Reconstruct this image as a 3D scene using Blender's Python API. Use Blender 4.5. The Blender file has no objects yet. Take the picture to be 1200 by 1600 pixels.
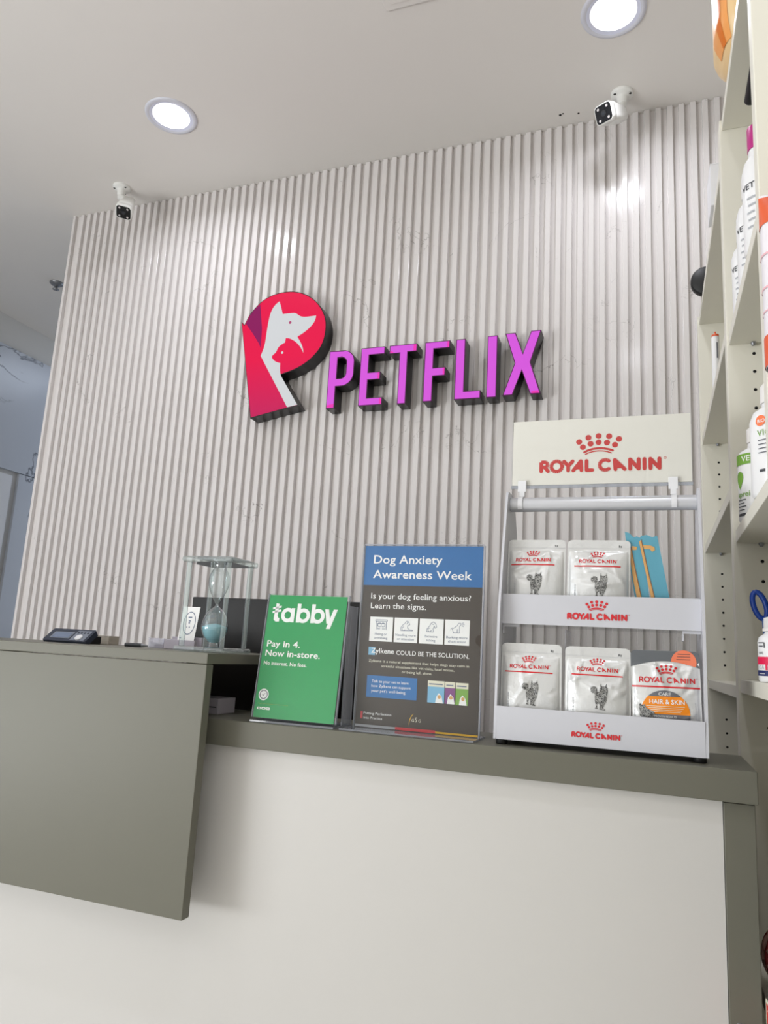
import bpy, bmesh, math, random
from mathutils import Vector, Matrix
from mathutils.geometry import tessellate_polygon
random.seed(7)
S = bpy.context.scene
COL = S.collection
PI = math.pi
H = 1.18            # eye height of the photograph above the floor
CEIL = H + 1.753    # ceiling height

# ------------------------------------------------------------------ camera
cam_d = bpy.data.cameras.new('camera')
cam = bpy.data.objects.new('camera', cam_d)
COL.objects.link(cam)
F_PX = 1148.27
cam_d.sensor_fit = 'VERTICAL'
cam_d.sensor_height = 36.0
cam_d.lens = 36.0 * F_PX / 1600.0
cam_d.clip_start = 0.02
yaw, pitch, roll = math.radians(-20.3078), math.radians(10.8098), math.radians(3.274)
fwd = Vector((math.sin(yaw) * math.cos(pitch), math.cos(yaw) * math.cos(pitch), math.sin(pitch)))
rgt = Vector((math.cos(yaw), -math.sin(yaw), 0))
upv = rgt.cross(fwd)
r2 = math.cos(roll) * rgt + math.sin(roll) * upv
u2 = -math.sin(roll) * rgt + math.cos(roll) * upv
m = Matrix((r2, u2, -fwd)).transposed().to_4x4()
m.translation = Vector((0, 0, H))
cam.matrix_world = m
S.camera = cam

# ------------------------------------------------------------------ exposure, world, large lights
S.view_settings.view_transform = 'Standard'
S.view_settings.look = 'None'
S.view_settings.exposure = 0.0
S.view_settings.gamma = 1.0
S.view_settings.use_curve_mapping = False
S.cycles.max_bounces = 10
S.cycles.diffuse_bounces = 5
S.cycles.glossy_bounces = 4
S.cycles.transmission_bounces = 8
S.cycles.transparent_max_bounces = 16
S.cycles.caustics_reflective = False
S.cycles.caustics_refractive = False
S.cycles.sample_clamp_indirect = 4.0

W = bpy.data.worlds.new('world')
S.world = W
W.use_nodes = True
W.node_tree.nodes['Background'].inputs[0].default_value = (0.80, 0.88, 1.0, 1)
W.node_tree.nodes['Background'].inputs[1].default_value = 1.0

DOWN_W = 3.2        # watts of each ceiling downlight
WINDOW_W = 28.0     # daylight through the shop window on the left, behind the camera
CEIL_FILL_W = 122.0     # added fill light, aimed up to brighten the ceiling
PASSAGE_W = 3.2      # cool ceiling lamp in that passage
BACKROOM_W = 17.0    # daylight reaching the passage behind the slatted wall


def area_light(name, loc, direction, sx, sy, power, color, shape='RECTANGLE', spread=PI, parent=None):
    d = bpy.data.lights.new(name, 'AREA')
    d.shape = shape
    d.size = sx
    if shape in ('RECTANGLE', 'ELLIPSE'):
        d.size_y = sy
    d.energy = power
    d.color = color
    d.spread = spread
    o = bpy.data.objects.new(name, d)
    o.location = loc
    o.rotation_euler = Vector(direction).to_track_quat('-Z', 'Y').to_euler()
    COL.objects.link(o)
    if parent is not None:
        o.parent = parent
        o.location = Vector(loc) - wl(parent)
    return o


area_light('shop_window_daylight', (-3.36, -1.75, 1.40), (1, 0.10, 0.0), 2.7, 2.3, WINDOW_W, (0.985, 0.99, 1.0))
area_light('ceiling_fill_light', (-3.34, -1.75, 0.75), (1, 0.25, 1.1), 2.7, 1.0, CEIL_FILL_W, (0.985, 0.99, 1.0))  # unseen fill lamp added below the window to lift the ceiling
area_light('passage_daylight', (-1.9, 5.6, 1.9), (-0.45, -1, 0.15), 1.6, 1.6, BACKROOM_W, (0.72, 0.83, 1.0))
area_light('passage_ceiling_lamp', (-2.75, 3.6, CEIL - 0.03), (-0.25, 0, -1), 0.5, 0.5, PASSAGE_W, (0.74, 0.84, 1.0))

# ------------------------------------------------------------------ materials
MATS = {}


def srgb(c):
    return tuple(((v / 255.0) / 12.92 if v / 255.0 <= 0.04045 else ((v / 255.0 + 0.055) / 1.055) ** 2.4) for v in c) + (1.0,)


def mat(name, c, rough=0.5, metal=0.0, spec=0.5, emit=None, estr=1.0, trans=0.0, ior=1.45, coat=0.0, bump=None, mottled=0.0):
    if name in MATS:
        return MATS[name]
    mm = bpy.data.materials.new(name)
    mm.use_nodes = True
    nt = mm.node_tree
    b = nt.nodes['Principled BSDF']
    col = srgb(c)
    b.inputs['Base Color'].default_value = col
    b.inputs['Roughness'].default_value = rough
    b.inputs['Metallic'].default_value = metal
    b.inputs['Specular IOR Level'].default_value = spec
    b.inputs['IOR'].default_value = ior
    b.inputs['Transmission Weight'].default_value = trans
    b.inputs['Coat Weight'].default_value = coat
    if emit is not None:
        b.inputs['Emission Color'].default_value = srgb(emit)
        b.inputs['Emission Strength'].default_value = estr
    tc = nt.nodes.new('ShaderNodeTexCoord')
    if bump:
        scale, strength, dist = bump
        n = nt.nodes.new('ShaderNodeTexNoise')
        n.inputs['Scale'].default_value = scale
        n.inputs['Detail'].default_value = 4
        bp = nt.nodes.new('ShaderNodeBump')
        bp.inputs['Strength'].default_value = strength
        bp.inputs['Distance'].default_value = dist
        nt.links.new(tc.outputs['Object'], n.inputs['Vector'])
        nt.links.new(n.outputs['Fac'], bp.inputs['Height'])
        nt.links.new(bp.outputs['Normal'], b.inputs['Normal'])
    if mottled:
        n = nt.nodes.new('ShaderNodeTexNoise')
        n.inputs['Scale'].default_value = 3.0
        n.inputs['Detail'].default_value = 3
        r = nt.nodes.new('ShaderNodeMixRGB')
        r.inputs[1].default_value = tuple(v * (1 - mottled) for v in col[:3]) + (1,)
        r.inputs[2].default_value = tuple(min(1, v * (1 + mottled)) for v in col[:3]) + (1,)
        nt.links.new(tc.outputs['Object'], n.inputs['Vector'])
        nt.links.new(n.outputs['Fac'], r.inputs[0])
        nt.links.new(r.outputs[0], b.inputs['Base Color'])
    MATS[name] = mm
    return mm


def clear_mat(name, tint=(1, 1, 1), gloss=0.5, haze=0.0, haze_col=(0.8, 0.8, 0.85)):
    """thin clear acrylic sheet: sees through, with Fresnel shine"""
    mm = bpy.data.materials.new(name)
    mm.use_nodes = True
    nt = mm.node_tree
    nt.nodes.clear()
    out = nt.nodes.new('ShaderNodeOutputMaterial')
    t = nt.nodes.new('ShaderNodeBsdfTransparent')
    t.inputs[0].default_value = tuple(tint) + (1,)
    g = nt.nodes.new('ShaderNodeBsdfGlossy')
    g.inputs['Roughness'].default_value = 0.02
    fr = nt.nodes.new('ShaderNodeFresnel')
    geo = nt.nodes.new('ShaderNodeNewGeometry')
    ior = nt.nodes.new('ShaderNodeMapRange')       # the same shine from either side of the sheet
    ior.inputs[3].default_value = 1.49
    ior.inputs[4].default_value = 1 / 1.49
    nt.links.new(geo.outputs['Backfacing'], ior.inputs[0])
    nt.links.new(ior.outputs[0], fr.inputs[0])
    mul = nt.nodes.new('ShaderNodeMath')
    mul.operation = 'MULTIPLY'
    mul.inputs[1].default_value = gloss * 2
    nt.links.new(fr.outputs[0], mul.inputs[0])
    mx = nt.nodes.new('ShaderNodeMixShader')
    nt.links.new(mul.outputs[0], mx.inputs[0])
    src = t
    if haze > 0:
        d = nt.nodes.new('ShaderNodeBsdfDiffuse')
        d.inputs[0].default_value = tuple(haze_col) + (1,)
        m2 = nt.nodes.new('ShaderNodeMixShader')
        m2.inputs[0].default_value = haze
        nt.links.new(t.outputs[0], m2.inputs[1])
        nt.links.new(d.outputs[0], m2.inputs[2])
        src = m2
    nt.links.new(src.outputs[0], mx.inputs[1])
    nt.links.new(g.outputs[0], mx.inputs[2])
    nt.links.new(mx.outputs[0], out.inputs[0])
    MATS[name] = mm
    return mm


def marble_mat(name, base, vein, scale, width, rough, second=None, mask=0.55, spec=0.5):
    """stone look: base colour with thin wandering veins"""
    mm = bpy.data.materials.new(name)
    mm.use_nodes = True
    nt = mm.node_tree
    b = nt.nodes['Principled BSDF']
    b.inputs['Roughness'].default_value = rough
    b.inputs['Specular IOR Level'].default_value = spec
    tc = nt.nodes.new('ShaderNodeTexCoord')
    mp = nt.nodes.new('ShaderNodeMapping')
    mp.inputs['Rotation'].default_value = (0.3, 0.5, 0.7)
    nt.links.new(tc.outputs['Object'], mp.inputs['Vector'])
    n = nt.nodes.new('ShaderNodeTexNoise')
    n.inputs['Scale'].default_value = scale
    n.inputs['Detail'].default_value = 6
    n.inputs['Distortion'].default_value = 0.6
    nt.links.new(mp.outputs[0], n.inputs['Vector'])
    a = nt.nodes.new('ShaderNodeMath'); a.operation = 'SUBTRACT'; a.inputs[1].default_value = 0.5
    nt.links.new(n.outputs['Fac'], a.inputs[0])
    ab = nt.nodes.new('ShaderNodeMath'); ab.operation = 'ABSOLUTE'
    nt.links.new(a.outputs[0], ab.inputs[0])
    mr = nt.nodes.new('ShaderNodeMapRange')
    mr.inputs[1].default_value = 0.0
    mr.inputs[2].default_value = width
    mr.inputs[3].default_value = 1.0
    mr.inputs[4].default_value = 0.0
    nt.links.new(ab.outputs[0], mr.inputs[0])
    n2 = nt.nodes.new('ShaderNodeTexNoise')
    n2.inputs['Scale'].default_value = scale * 0.9
    nt.links.new(tc.outputs['Object'], n2.inputs['Vector'])
    mr2 = nt.nodes.new('ShaderNodeMapRange')
    mr2.inputs[1].default_value = mask
    mr2.inputs[2].default_value = mask + 0.12
    nt.links.new(n2.outputs['Fac'], mr2.inputs[0])
    mul = nt.nodes.new('ShaderNodeMath'); mul.operation = 'MULTIPLY'
    nt.links.new(mr.outputs[0], mul.inputs[0]); nt.links.new(mr2.outputs[0], mul.inputs[1])
    n3 = nt.nodes.new('ShaderNodeTexNoise')
    n3.inputs['Scale'].default_value = scale * 0.5
    n3.inputs['Detail'].default_value = 3
    nt.links.new(tc.outputs['Object'], n3.inputs['Vector'])
    c0 = nt.nodes.new('ShaderNodeMixRGB')
    c0.inputs[1].default_value = srgb(base)
    c0.inputs[2].default_value = srgb(second or base)
    nt.links.new(n3.outputs['Fac'], c0.inputs[0])
    c1 = nt.nodes.new('ShaderNodeMixRGB')
    c1.inputs[2].default_value = srgb(vein)
    nt.links.new(mul.outputs[0], c1.inputs[0])
    nt.links.new(c0.outputs[0], c1.inputs[1])
    nt.links.new(c1.outputs[0], b.inputs['Base Color'])
    MATS[name] = mm
    return mm


def stripe_mat(name, c1, c2, scale, dist=6.0, rough=0.4):
    """tabby fur print"""
    mm = bpy.data.materials.new(name)
    mm.use_nodes = True
    nt = mm.node_tree
    b = nt.nodes['Principled BSDF']
    b.inputs['Roughness'].default_value = rough
    tc = nt.nodes.new('ShaderNodeTexCoord')
    n = nt.nodes.new('ShaderNodeTexNoise')
    n.inputs['Scale'].default_value = scale
    n.inputs['Detail'].default_value = 2
    n.inputs['Distortion'].default_value = 2.0
    nt.links.new(tc.outputs['Object'], n.inputs['Vector'])
    r = nt.nodes.new('ShaderNodeValToRGB')
    r.color_ramp.elements[0].position = 0.42
    r.color_ramp.elements[1].position = 0.60
    r.color_ramp.elements[0].color = srgb(c1)
    r.color_ramp.elements[1].color = srgb(c2)
    nt.links.new(n.outputs['Fac'], r.inputs[0])
    nt.links.new(r.outputs[0], b.inputs['Base Color'])
    MATS[name] = mm
    return mm


def logo_face_mat():
    """lit logo face: red print running to purple at the upper left, rose at the foot"""
    mm = bpy.data.materials.new('logo_red')
    mm.use_nodes = True
    nt = mm.node_tree
    b = nt.nodes['Principled BSDF']
    b.inputs['Roughness'].default_value = 0.35
    tc = nt.nodes.new('ShaderNodeTexCoord')
    sx = nt.nodes.new('ShaderNodeSeparateXYZ')
    nt.links.new(tc.outputs['Object'], sx.inputs[0])
    mr = nt.nodes.new('ShaderNodeMapRange')
    mr.inputs[1].default_value = 0.02; mr.inputs[2].default_value = 0.22
    nt.links.new(sx.outputs[2], mr.inputs[0])
    c = nt.nodes.new('ShaderNodeMixRGB')
    c.inputs[1].default_value = srgb((203, 28, 92))
    c.inputs[2].default_value = srgb((238, 14, 74))
    nt.links.new(mr.outputs[0], c.inputs[0])
    nt.links.new(c.outputs[0], b.inputs['Emission Color'])
    b.inputs['Base Color'].default_value = srgb((60, 4, 20))
    b.inputs['Specular IOR Level'].default_value = 0.15
    b.inputs['Emission Strength'].default_value = 0.9
    MATS['logo_red'] = mm
    return mm


M_slat = marble_mat('slat_laminate', (218, 214, 212), (150, 146, 143), 4.5, 0.0028, 0.15, (213, 209, 207), 0.53, spec=0.22)
M_tile = marble_mat('marble_tile', (206, 210, 218), (112, 116, 126), 2.4, 0.012, 0.25, (190, 196, 206), 0.42)
M_ceil = mat('ceiling_paint', (222, 218, 213), 0.8, mottled=0.01)
M_wallp = mat('wall_paint', (212, 210, 206), 0.75, mottled=0.01)
M_floor = mat('floor_tile', (214, 211, 206), 0.35, mottled=0.03)
M_deskw = mat('desk_white_laminate', (197, 195, 191), 0.42, mottled=0.006)
M_deskg = mat('desk_grey_laminate', (106, 105, 94), 0.38, spec=0.22, mottled=0.012)
M_deskt = mat('desk_grey_top', (124, 125, 122), 0.22, spec=0.6, mottled=0.01)
M_dark = mat('desk_interior', (58, 58, 60), 0.6)
M_shelf = mat('shelf_melamine', (222, 219, 206), 0.45, mottled=0.01)
M_hole = mat('pin_hole', (18, 17, 16), 0.9)
M_black = mat('black_gloss', (14, 14, 16), 0.12, spec=0.6)
M_mon = mat('monitor_black', (20, 18, 16), 0.28, spec=0.25)
M_blackm = mat('black_matt', (22, 22, 23), 0.5)
M_return = mat('sign_return_black', (24, 22, 24), 0.28)
M_edge = mat('sign_edge_purple', (60, 8, 55), 0.4, emit=(90, 5, 80), estr=0.35)
M_mag = mat('sign_magenta', (70, 20, 72), 0.4, spec=0.15, emit=(214, 90, 220), estr=0.92)
M_pink = mat('sign_pink', (80, 15, 55), 0.4, spec=0.15, emit=(240, 60, 180), estr=0.9)
M_logow = mat('sign_white', (90, 90, 90), 0.4, spec=0.15, emit=(204, 207, 210), estr=0.90)
M_logor = logo_face_mat()
M_logop = mat('sign_purple', (40, 6, 26), 0.4, spec=0.15, emit=(140, 20, 92), estr=0.9)
M_logoe = mat('sign_maroon', (130, 40, 80), 0.4, emit=(130, 40, 80), estr=0.8)
M_white = mat('white_plastic', (226, 227, 230), 0.35)
M_rackw = mat('rack_white', (199, 200, 206), 0.3, spec=0.45)
M_rail = mat('rail_silver', (205, 207, 212), 0.22, metal=0.35)
M_card = mat('sign_card', (232, 229, 220), 0.5)
M_red = mat('print_red', (206, 38, 46), 0.4)
M_redd = mat('print_red_card', (202, 52, 50), 0.45)
M_foil = mat('pouch_foil', (212, 213, 212), 0.24, metal=0.25, bump=(34, 0.5, 0.004))
M_foilg = mat('pouch_grey', (98, 102, 106), 0.3, bump=(26, 0.25, 0.004))
M_orange = mat('print_orange', (236, 138, 22), 0.4)
M_peach = mat('print_peach', (232, 126, 92), 0.4)
M_greyp = mat('print_grey', (104, 106, 112), 0.4)
M_lgrey = mat('print_light_grey', (170, 172, 176), 0.4)
M_dgrey = mat('print_dark_grey', (62, 64, 68), 0.4)
M_tabfur = stripe_mat('tabby_print', (30, 30, 32), (168, 168, 164), 420)
M_teal = mat('packet_teal', (92, 158, 178), 0.4, bump=(60, 0.3, 0.003), mottled=0.08)
M_stick = mat('packet_orange', (208, 160, 98), 0.45)
M_brown = mat('packet_brown', (146, 98, 56), 0.5)
M_green = mat('poster_green', (8, 146, 76), 0.42)
M_pw = mat('print_white', (236, 236, 234), 0.5)
M_pblue = mat('poster_blue', (26, 100, 162), 0.45)
M_pblue2 = mat('poster_blue_box', (34, 106, 168), 0.45)
M_pbrown = mat('poster_dark', (56, 47, 38), 0.45)
M_pcream = mat('print_cream', (222, 218, 196), 0.5)
M_navy = mat('print_navy', (84, 98, 128), 0.5)
M_pviolet = mat('print_violet', (128, 72, 128), 0.5)
M_pgreen = mat('print_leaf', (120, 164, 70), 0.5)
M_plblue = mat('print_sky', (120, 176, 208), 0.5)
M_yellow = mat('print_yellow', (226, 176, 44), 0.5)
M_rose = mat('print_rose', (206, 60, 66), 0.5)
M_acr = clear_mat('acrylic', (0.985, 0.99, 0.99), 0.32)
M_acre = clear_mat('acrylic_edge', (0.72, 0.75, 0.79), 0.5, 0.30, (0.70, 0.72, 0.78))
M_acrh = clear_mat('acrylic_hazy', (0.92, 0.92, 0.95), 0.5, 0.25, (0.72, 0.70, 0.75))
M_pane = clear_mat('window_glass', (0.95, 0.97, 0.97), 0.5)
M_bulb = clear_mat('blown_glass', (0.91, 0.95, 0.955), 1.5, 0.07, (0.85, 0.92, 0.93))
M_crys = clear_mat('crystal_glass', (0.90, 0.945, 0.935), 0.9, 0.10, (0.80, 0.90, 0.90))
M_sand = mat('blue_sand', (138, 192, 204), 0.8, bump=(900, 0.4, 0.0006))
M_lamp = mat('lamp_diffuser', (250, 250, 250), 0.4, emit=(250, 250, 255), estr=2.0)
M_rim = mat('lamp_rim', (206, 207, 216), 0.35)
M_trim = mat('lamp_cone', (214, 217, 235), 0.3)
M_camw = mat('camera_white', (226, 226, 222), 0.4)
M_navyd = mat('device_navy', (48, 54, 68), 0.4)
M_lcd = mat('device_screen', (112, 124, 146), 0.25)
M_panelg = mat('device_grey', (120, 126, 138), 0.4)
M_tan = mat('kraft_box', (176, 168, 156), 0.6)
M_lav = mat('lavender_card', (172, 166, 176), 0.6)
M_bagO = mat('bag_orange', (232, 158, 88), 0.35, mottled=0.05)
M_bagP = mat('bag_peach', (228, 196, 146), 0.35)
M_bagD = mat('bag_dark_orange', (212, 112, 24), 0.35)
M_brick = mat('bag_brick', (214, 92, 52), 0.4, mottled=0.06)
M_bagw = mat('bag_white', (224, 220, 224), 0.35, bump=(14, 0.3, 0.004))
M_pinkl = mat('print_pink_line', (226, 178, 184), 0.5)
M_bot = mat('bottle_white', (230, 230, 230), 0.3)
M_capw = mat('cap_white', (224, 222, 218), 0.45)
M_capm = mat('cap_magenta', (176, 34, 120), 0.4)
M_ink = mat('print_ink', (60, 62, 66), 0.5)
M_blue = mat('print_blue', (36, 72, 158), 0.4)
M_bluel = mat('loop_blue', (20, 62, 150), 0.35)
M_bluep = mat('loop_pale', (82, 116, 176), 0.35)
M_coral = mat('print_coral', (236, 120, 72), 0.5)
M_leaf = mat('print_green', (112, 160, 58), 0.5)
M_crim = mat('print_crimson', (214, 24, 74), 0.4)
M_dnavy = mat('print_dark_navy', (28, 38, 92), 0.4)
M_toy = mat('toy_red_net', (142, 46, 46), 0.7)
M_toyl = mat('toy_pale_net', (196, 150, 140), 0.7)
M_grey = mat('metal_grey', (140, 142, 146), 0.35, metal=0.6)
M_led = mat('led_lens', (196, 190, 188), 0.2)
M_lens = mat('lens_glass', (52, 54, 58), 0.08)

# ------------------------------------------------------------------ mesh building
WLOC = {}


def wl(o):
    return WLOC.get(o.name, Vector((0, 0, 0)))


class Fr:
    """a plane: origin, right (u), up (v) and outward normal (n), all in room space"""
    def __init__(s, o, u=(1, 0, 0), v=(0, 0, 1), surf=None):
        s.o = Vector(o); s.u = Vector(u).normalized(); s.v = Vector(v).normalized()
        s.n = s.u.cross(s.v).normalized(); s.surf = surf

    def __call__(s, u, v, d=0.0):
        if s.surf:
            d = d + s.surf(u, v)
        return s.o + s.u * u + s.v * v + s.n * d


class MB:
    def __init__(s):
        s.v = []; s.f = []; s.mi = []; s.sm = []; s.mats = []

    def mid(s, mt):
        if mt not in s.mats:
            s.mats.append(mt)
        return s.mats.index(mt)

    def add(s, vs, fs, mt, smooth=False):
        b = len(s.v); k = s.mid(mt)
        s.v += [Vector(p) for p in vs]
        for f in fs:
            s.f.append([b + i for i in f]); s.mi.append(k); s.sm.append(smooth)
        return s

    def box(s, x0, x1, y0, y1, z0, z1, mt):
        vs = [(x, y, z) for x in (x0, x1) for y in (y0, y1) for z in (z0, z1)]
        fs = [(0, 1, 3, 2), (4, 6, 7, 5), (0, 4, 5, 1), (2, 3, 7, 6), (0, 2, 6, 4), (1, 5, 7, 3)]
        return s.add(vs, fs, mt)

    def fbox(s, fr, u0, u1, v0, v1, d0, d1, mt):
        vs = [fr(u, v, d) for u in (u0, u1) for v in (v0, v1) for d in (d0, d1)]
        fs = [(0, 1, 3, 2), (4, 6, 7, 5), (0, 4, 5, 1), (2, 3, 7, 6), (0, 2, 6, 4), (1, 5, 7, 3)]
        return s.add(vs, fs, mt)

    def prism(s, fr, pts, d0, d1, mt, holes=(), side=None):
        """outline in a plane pushed from depth d0 to d1 (front = d1)"""
        loops = [list(pts)] + [list(h) for h in holes]
        tris = tessellate_polygon([[Vector((p[0], p[1], 0)) for p in l] for l in loops])
        flat = [p for l in loops for p in l]
        s.add([fr(p[0], p[1], d1) for p in flat], tris, mt)
        if d0 != d1:
            s.add([fr(p[0], p[1], d0) for p in flat], [tuple(reversed(t)) for t in tris], side or mt)
            for l in loops:
                n = len(l)
                vs = [fr(p[0], p[1], d0) for p in l] + [fr(p[0], p[1], d1) for p in l]
                s.add(vs, [(i, (i + 1) % n, n + (i + 1) % n, n + i) for i in range(n)], side or mt)
        return s

    def poly(s, fr, pts, d, mt, holes=()):
        return s.prism(fr, pts, d, d, mt, holes)

    def rect(s, fr, u0, u1, v0, v1, d, mt, nu=1, nv=1):
        vs = [fr(u0 + (u1 - u0) * i / nu, v0 + (v1 - v0) * j / nv, d) for j in range(nv + 1) for i in range(nu + 1)]
        w = nu + 1
        fs = [(j * w + i, j * w + i + 1, (j + 1) * w + i + 1, (j + 1) * w + i) for j in range(nv) for i in range(nu)]
        return s.add(vs, fs, mt)

    def patch(s, fn, ns, nt, mt, smooth=False):
        vs = [fn(i / ns, j / nt) for j in range(nt + 1) for i in range(ns + 1)]
        w = ns + 1
        fs = [(j * w + i, j * w + i + 1, (j + 1) * w + i + 1, (j + 1) * w + i) for j in range(nt) for i in range(ns)]
        return s.add(vs, fs, mt, smooth)

    def disc(s, fr, u, v, r, d, mt, n=24, a0=0.0, a1=2 * PI, ru=None):
        ru = ru or r
        pts = [(u, v)] + [(u + ru * math.cos(a0 + (a1 - a0) * i / n), v + r * math.sin(a0 + (a1 - a0) * i / n)) for i in range(n + 1)]
        return s.add([fr(p[0], p[1], d) for p in pts], [(0, i, i + 1) for i in range(1, n + 1)], mt)

    def ring(s, fr, u, v, r0, r1, d, mt, n=32):
        pts = []
        for i in range(n):
            a = 2 * PI * i / n
            pts += [fr(u + r0 * math.cos(a), v + r0 * math.sin(a), d), fr(u + r1 * math.cos(a), v + r1 * math.sin(a), d)]
        return s.add(pts, [(2 * i, 2 * i + 1, 2 * ((i + 1) % n) + 1, 2 * ((i + 1) % n)) for i in range(n)], mt)

    def tube(s, pts, r, mt, n=12, closed=False):
        pts = [Vector(p) for p in pts]
        rs = r if isinstance(r, (list, tuple)) else [r] * len(pts)
        base = len(pts); vs = []
        t0 = (pts[1] - pts[0]).normalized()
        a = t0.orthogonal().normalized()
        for i, p in enumerate(pts):
            if closed:
                t = (pts[(i + 1) % base] - pts[i - 1]).normalized()
            else:
                t = (pts[min(i + 1, base - 1)] - pts[max(i - 1, 0)]).normalized()
            a = (a - t * a.dot(t)).normalized()
            b = t.cross(a)
            vs += [p + (a * math.cos(2 * PI * k / n) + b * math.sin(2 * PI * k / n)) * rs[i] for k in range(n)]
        fs = []
        for i in range(base if closed else base - 1):
            j = (i + 1) % base
            fs += [(i * n + k, i * n + (k + 1) % n, j * n + (k + 1) % n, j * n + k) for k in range(n)]
        s.add(vs, fs, mt, True)
        if not closed:
            s.add(vs[:n], [tuple(reversed(range(n)))], mt)
            s.add(vs[-n:], [tuple(range(n))], mt)
        return s

    def lathe(s, c, prof, mt, n=32, axis=(0, 0, 1), caps=True):
        """profile [(radius, height)...] turned about an axis through c"""
        ax = Vector(axis).normalized(); a = ax.orthogonal().normalized(); b = ax.cross(a); c = Vector(c)
        vs = []
        for r, h in prof:
            r = max(r, 1e-5)
            vs += [c + ax * h + (a * math.cos(2 * PI * k / n) + b * math.sin(2 * PI * k / n)) * r for k in range(n)]
        fs = []
        for i in range(len(prof) - 1):
            fs += [(i * n + k, i * n + (k + 1) % n, (i + 1) * n + (k + 1) % n, (i + 1) * n + k) for k in range(n)]
        s.add(vs, fs, mt, True)
        if caps:
            if prof[0][0] > 1e-4:
                s.add(vs[:n], [tuple(reversed(range(n)))], mt)
            if prof[-1][0] > 1e-4:
                s.add(vs[-n:], [tuple(range(n))], mt)
        return s

    def text(s, fr, body, u, v, mt, width=None, size=None, bold=0.0, d=0.0003, align='L', maxh=None, shear=0.0):
        vs, fs, w, h = text_mesh(body, bold)
        if width:
            su = width / w
            sv = su if size is None else size / CAP
        else:
            su = sv = size / CAP
        off = 0 if align == 'L' else (-w * su / 2 if align == 'C' else -w * su)
        s.add([fr(u + off + (p[0] + shear * p[1]) * su, v + p[1] * sv, d) for p in vs], fs, mt)
        return s

    def strokes(s, fr, lines, w, d, mt, n=10):
        """round-ended strokes on a plane"""
        for l in lines:
            for i in range(len(l) - 1):
                d += 3e-6
                a = Vector(l[i]); b = Vector(l[i + 1]); t = b - a
                if t.length < 1e-7:
                    continue
                k = Vector((-t.y, t.x)).normalized() * (w / 2)
                seg = max(1, int(t.length / 0.006)) if fr.surf else 1
                vs = []
                for q in range(seg + 1):
                    c = a + t * q / seg
                    vs += [fr(c.x + k.x, c.y + k.y, d), fr(c.x - k.x, c.y - k.y, d)]
                s.add(vs, [(2 * q, 2 * q + 2, 2 * q + 3, 2 * q + 1) for q in range(seg)], mt)
            for p in (l if len(l) < 7 else (l[0], l[-1])):
                d += 3e-6
                s.disc(fr, p[0], p[1], w / 2, d, mt, n)
        return s

    def build(s, name, parent=None, bevel=0.0, seg=2, smooth=None, weld=False, **props):
        off = wl(parent) if parent is not None else (Vector(props.pop('origin')) if 'origin' in props else Vector((0, 0, 0)))
        me = bpy.data.meshes.new(name)
        me.from_pydata([p - off for p in s.v], [], s.f)
        for mt in s.mats:
            me.materials.append(mt)
        me.polygons.foreach_set('material_index', s.mi)
        me.polygons.foreach_set('use_smooth', s.sm)
        me.update()
        if weld:
            bm = bmesh.new(); bm.from_mesh(me)
            bmesh.ops.remove_doubles(bm, verts=bm.verts, dist=1e-6)
            bmesh.ops.recalc_face_normals(bm, faces=bm.faces)
            bm.to_mesh(me); bm.free()
        o = bpy.data.objects.new(name, me)
        COL.objects.link(o)
        if parent is not None:
            o.parent = parent
        else:
            o.location = off
        WLOC[o.name] = off
        if bevel:
            b = o.modifiers.new('bevel', 'BEVEL')
            b.width = bevel; b.segments = seg; b.limit_method = 'ANGLE'; b.angle_limit = math.radians(40)
        for k, val in props.items():
            o[k] = val
        return o


CAP = 0.7
_T = {}


def text_mesh(body, bold=0.0):
    key = (body, bold)
    if key in _T:
        return _T[key]
    cu = bpy.data.curves.new('t', 'FONT')
    cu.body = body; cu.size = 1.0; cu.offset = bold; cu.resolution_u = 3
    cu.space_character = 1.0 + bold * 1.6
    ob = bpy.data.objects.new('t', cu)
    COL.objects.link(ob)
    dg = bpy.context.evaluated_depsgraph_get()
    me = bpy.data.meshes.new_from_object(ob.evaluated_get(dg))
    vs = [(v.co.x, v.co.y) for v in me.vertices]
    fs = [tuple(p.vertices) for p in me.polygons]
    x0 = min(v[0] for v in vs); x1 = max(v[0] for v in vs)
    vs = [(x - x0, y) for x, y in vs]
    bpy.data.objects.remove(ob); bpy.data.curves.remove(cu); bpy.data.meshes.remove(me)
    _T[key] = (vs, fs, x1 - x0, 1.0)
    return _T[key]


def thing(name, label, cat, loc, group=None):
    o = bpy.data.objects.new(name, None)
    o.empty_display_size = 0.05
    o.location = loc
    COL.objects.link(o)
    WLOC[o.name] = Vector(loc)
    tag(o, label, cat, group)
    return o


def tag(o, label, cat, group=None):
    o['label'] = label; o['category'] = cat
    if group:
        o['group'] = group
    return o


def struct(mb, name, **k):
    o = mb.build(name, **k)
    o['kind'] = 'structure'
    return o


def copy_tree(o, delta, label, parent=None):
    """copy a thing with its parts and sub-parts, shifted by delta"""
    c = o.copy(); COL.objects.link(c)
    if parent is None:
        c.location = Vector(o.location) + Vector(delta); c['label'] = label
    else:
        c.parent = parent
    for ch in list(o.children):
        copy_tree(ch, delta, None, c)
    return c


def arc(cx, cy, r, a0, a1, n=12, ry=None):
    ry = ry or r
    return [(cx + r * math.cos(math.radians(a0 + (a1 - a0) * i / n)), cy + ry * math.sin(math.radians(a0 + (a1 - a0) * i / n))) for i in range(n + 1)]


def rrect(u0, u1, v0, v1, r, n=5):
    return arc(u1 - r, v0 + r, r, -90, 0, n) + arc(u1 - r, v1 - r, r, 0, 90, n) + arc(u0 + r, v1 - r, r, 90, 180, n) + arc(u0 + r, v0 + r, r, 180, 270, n)


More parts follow.
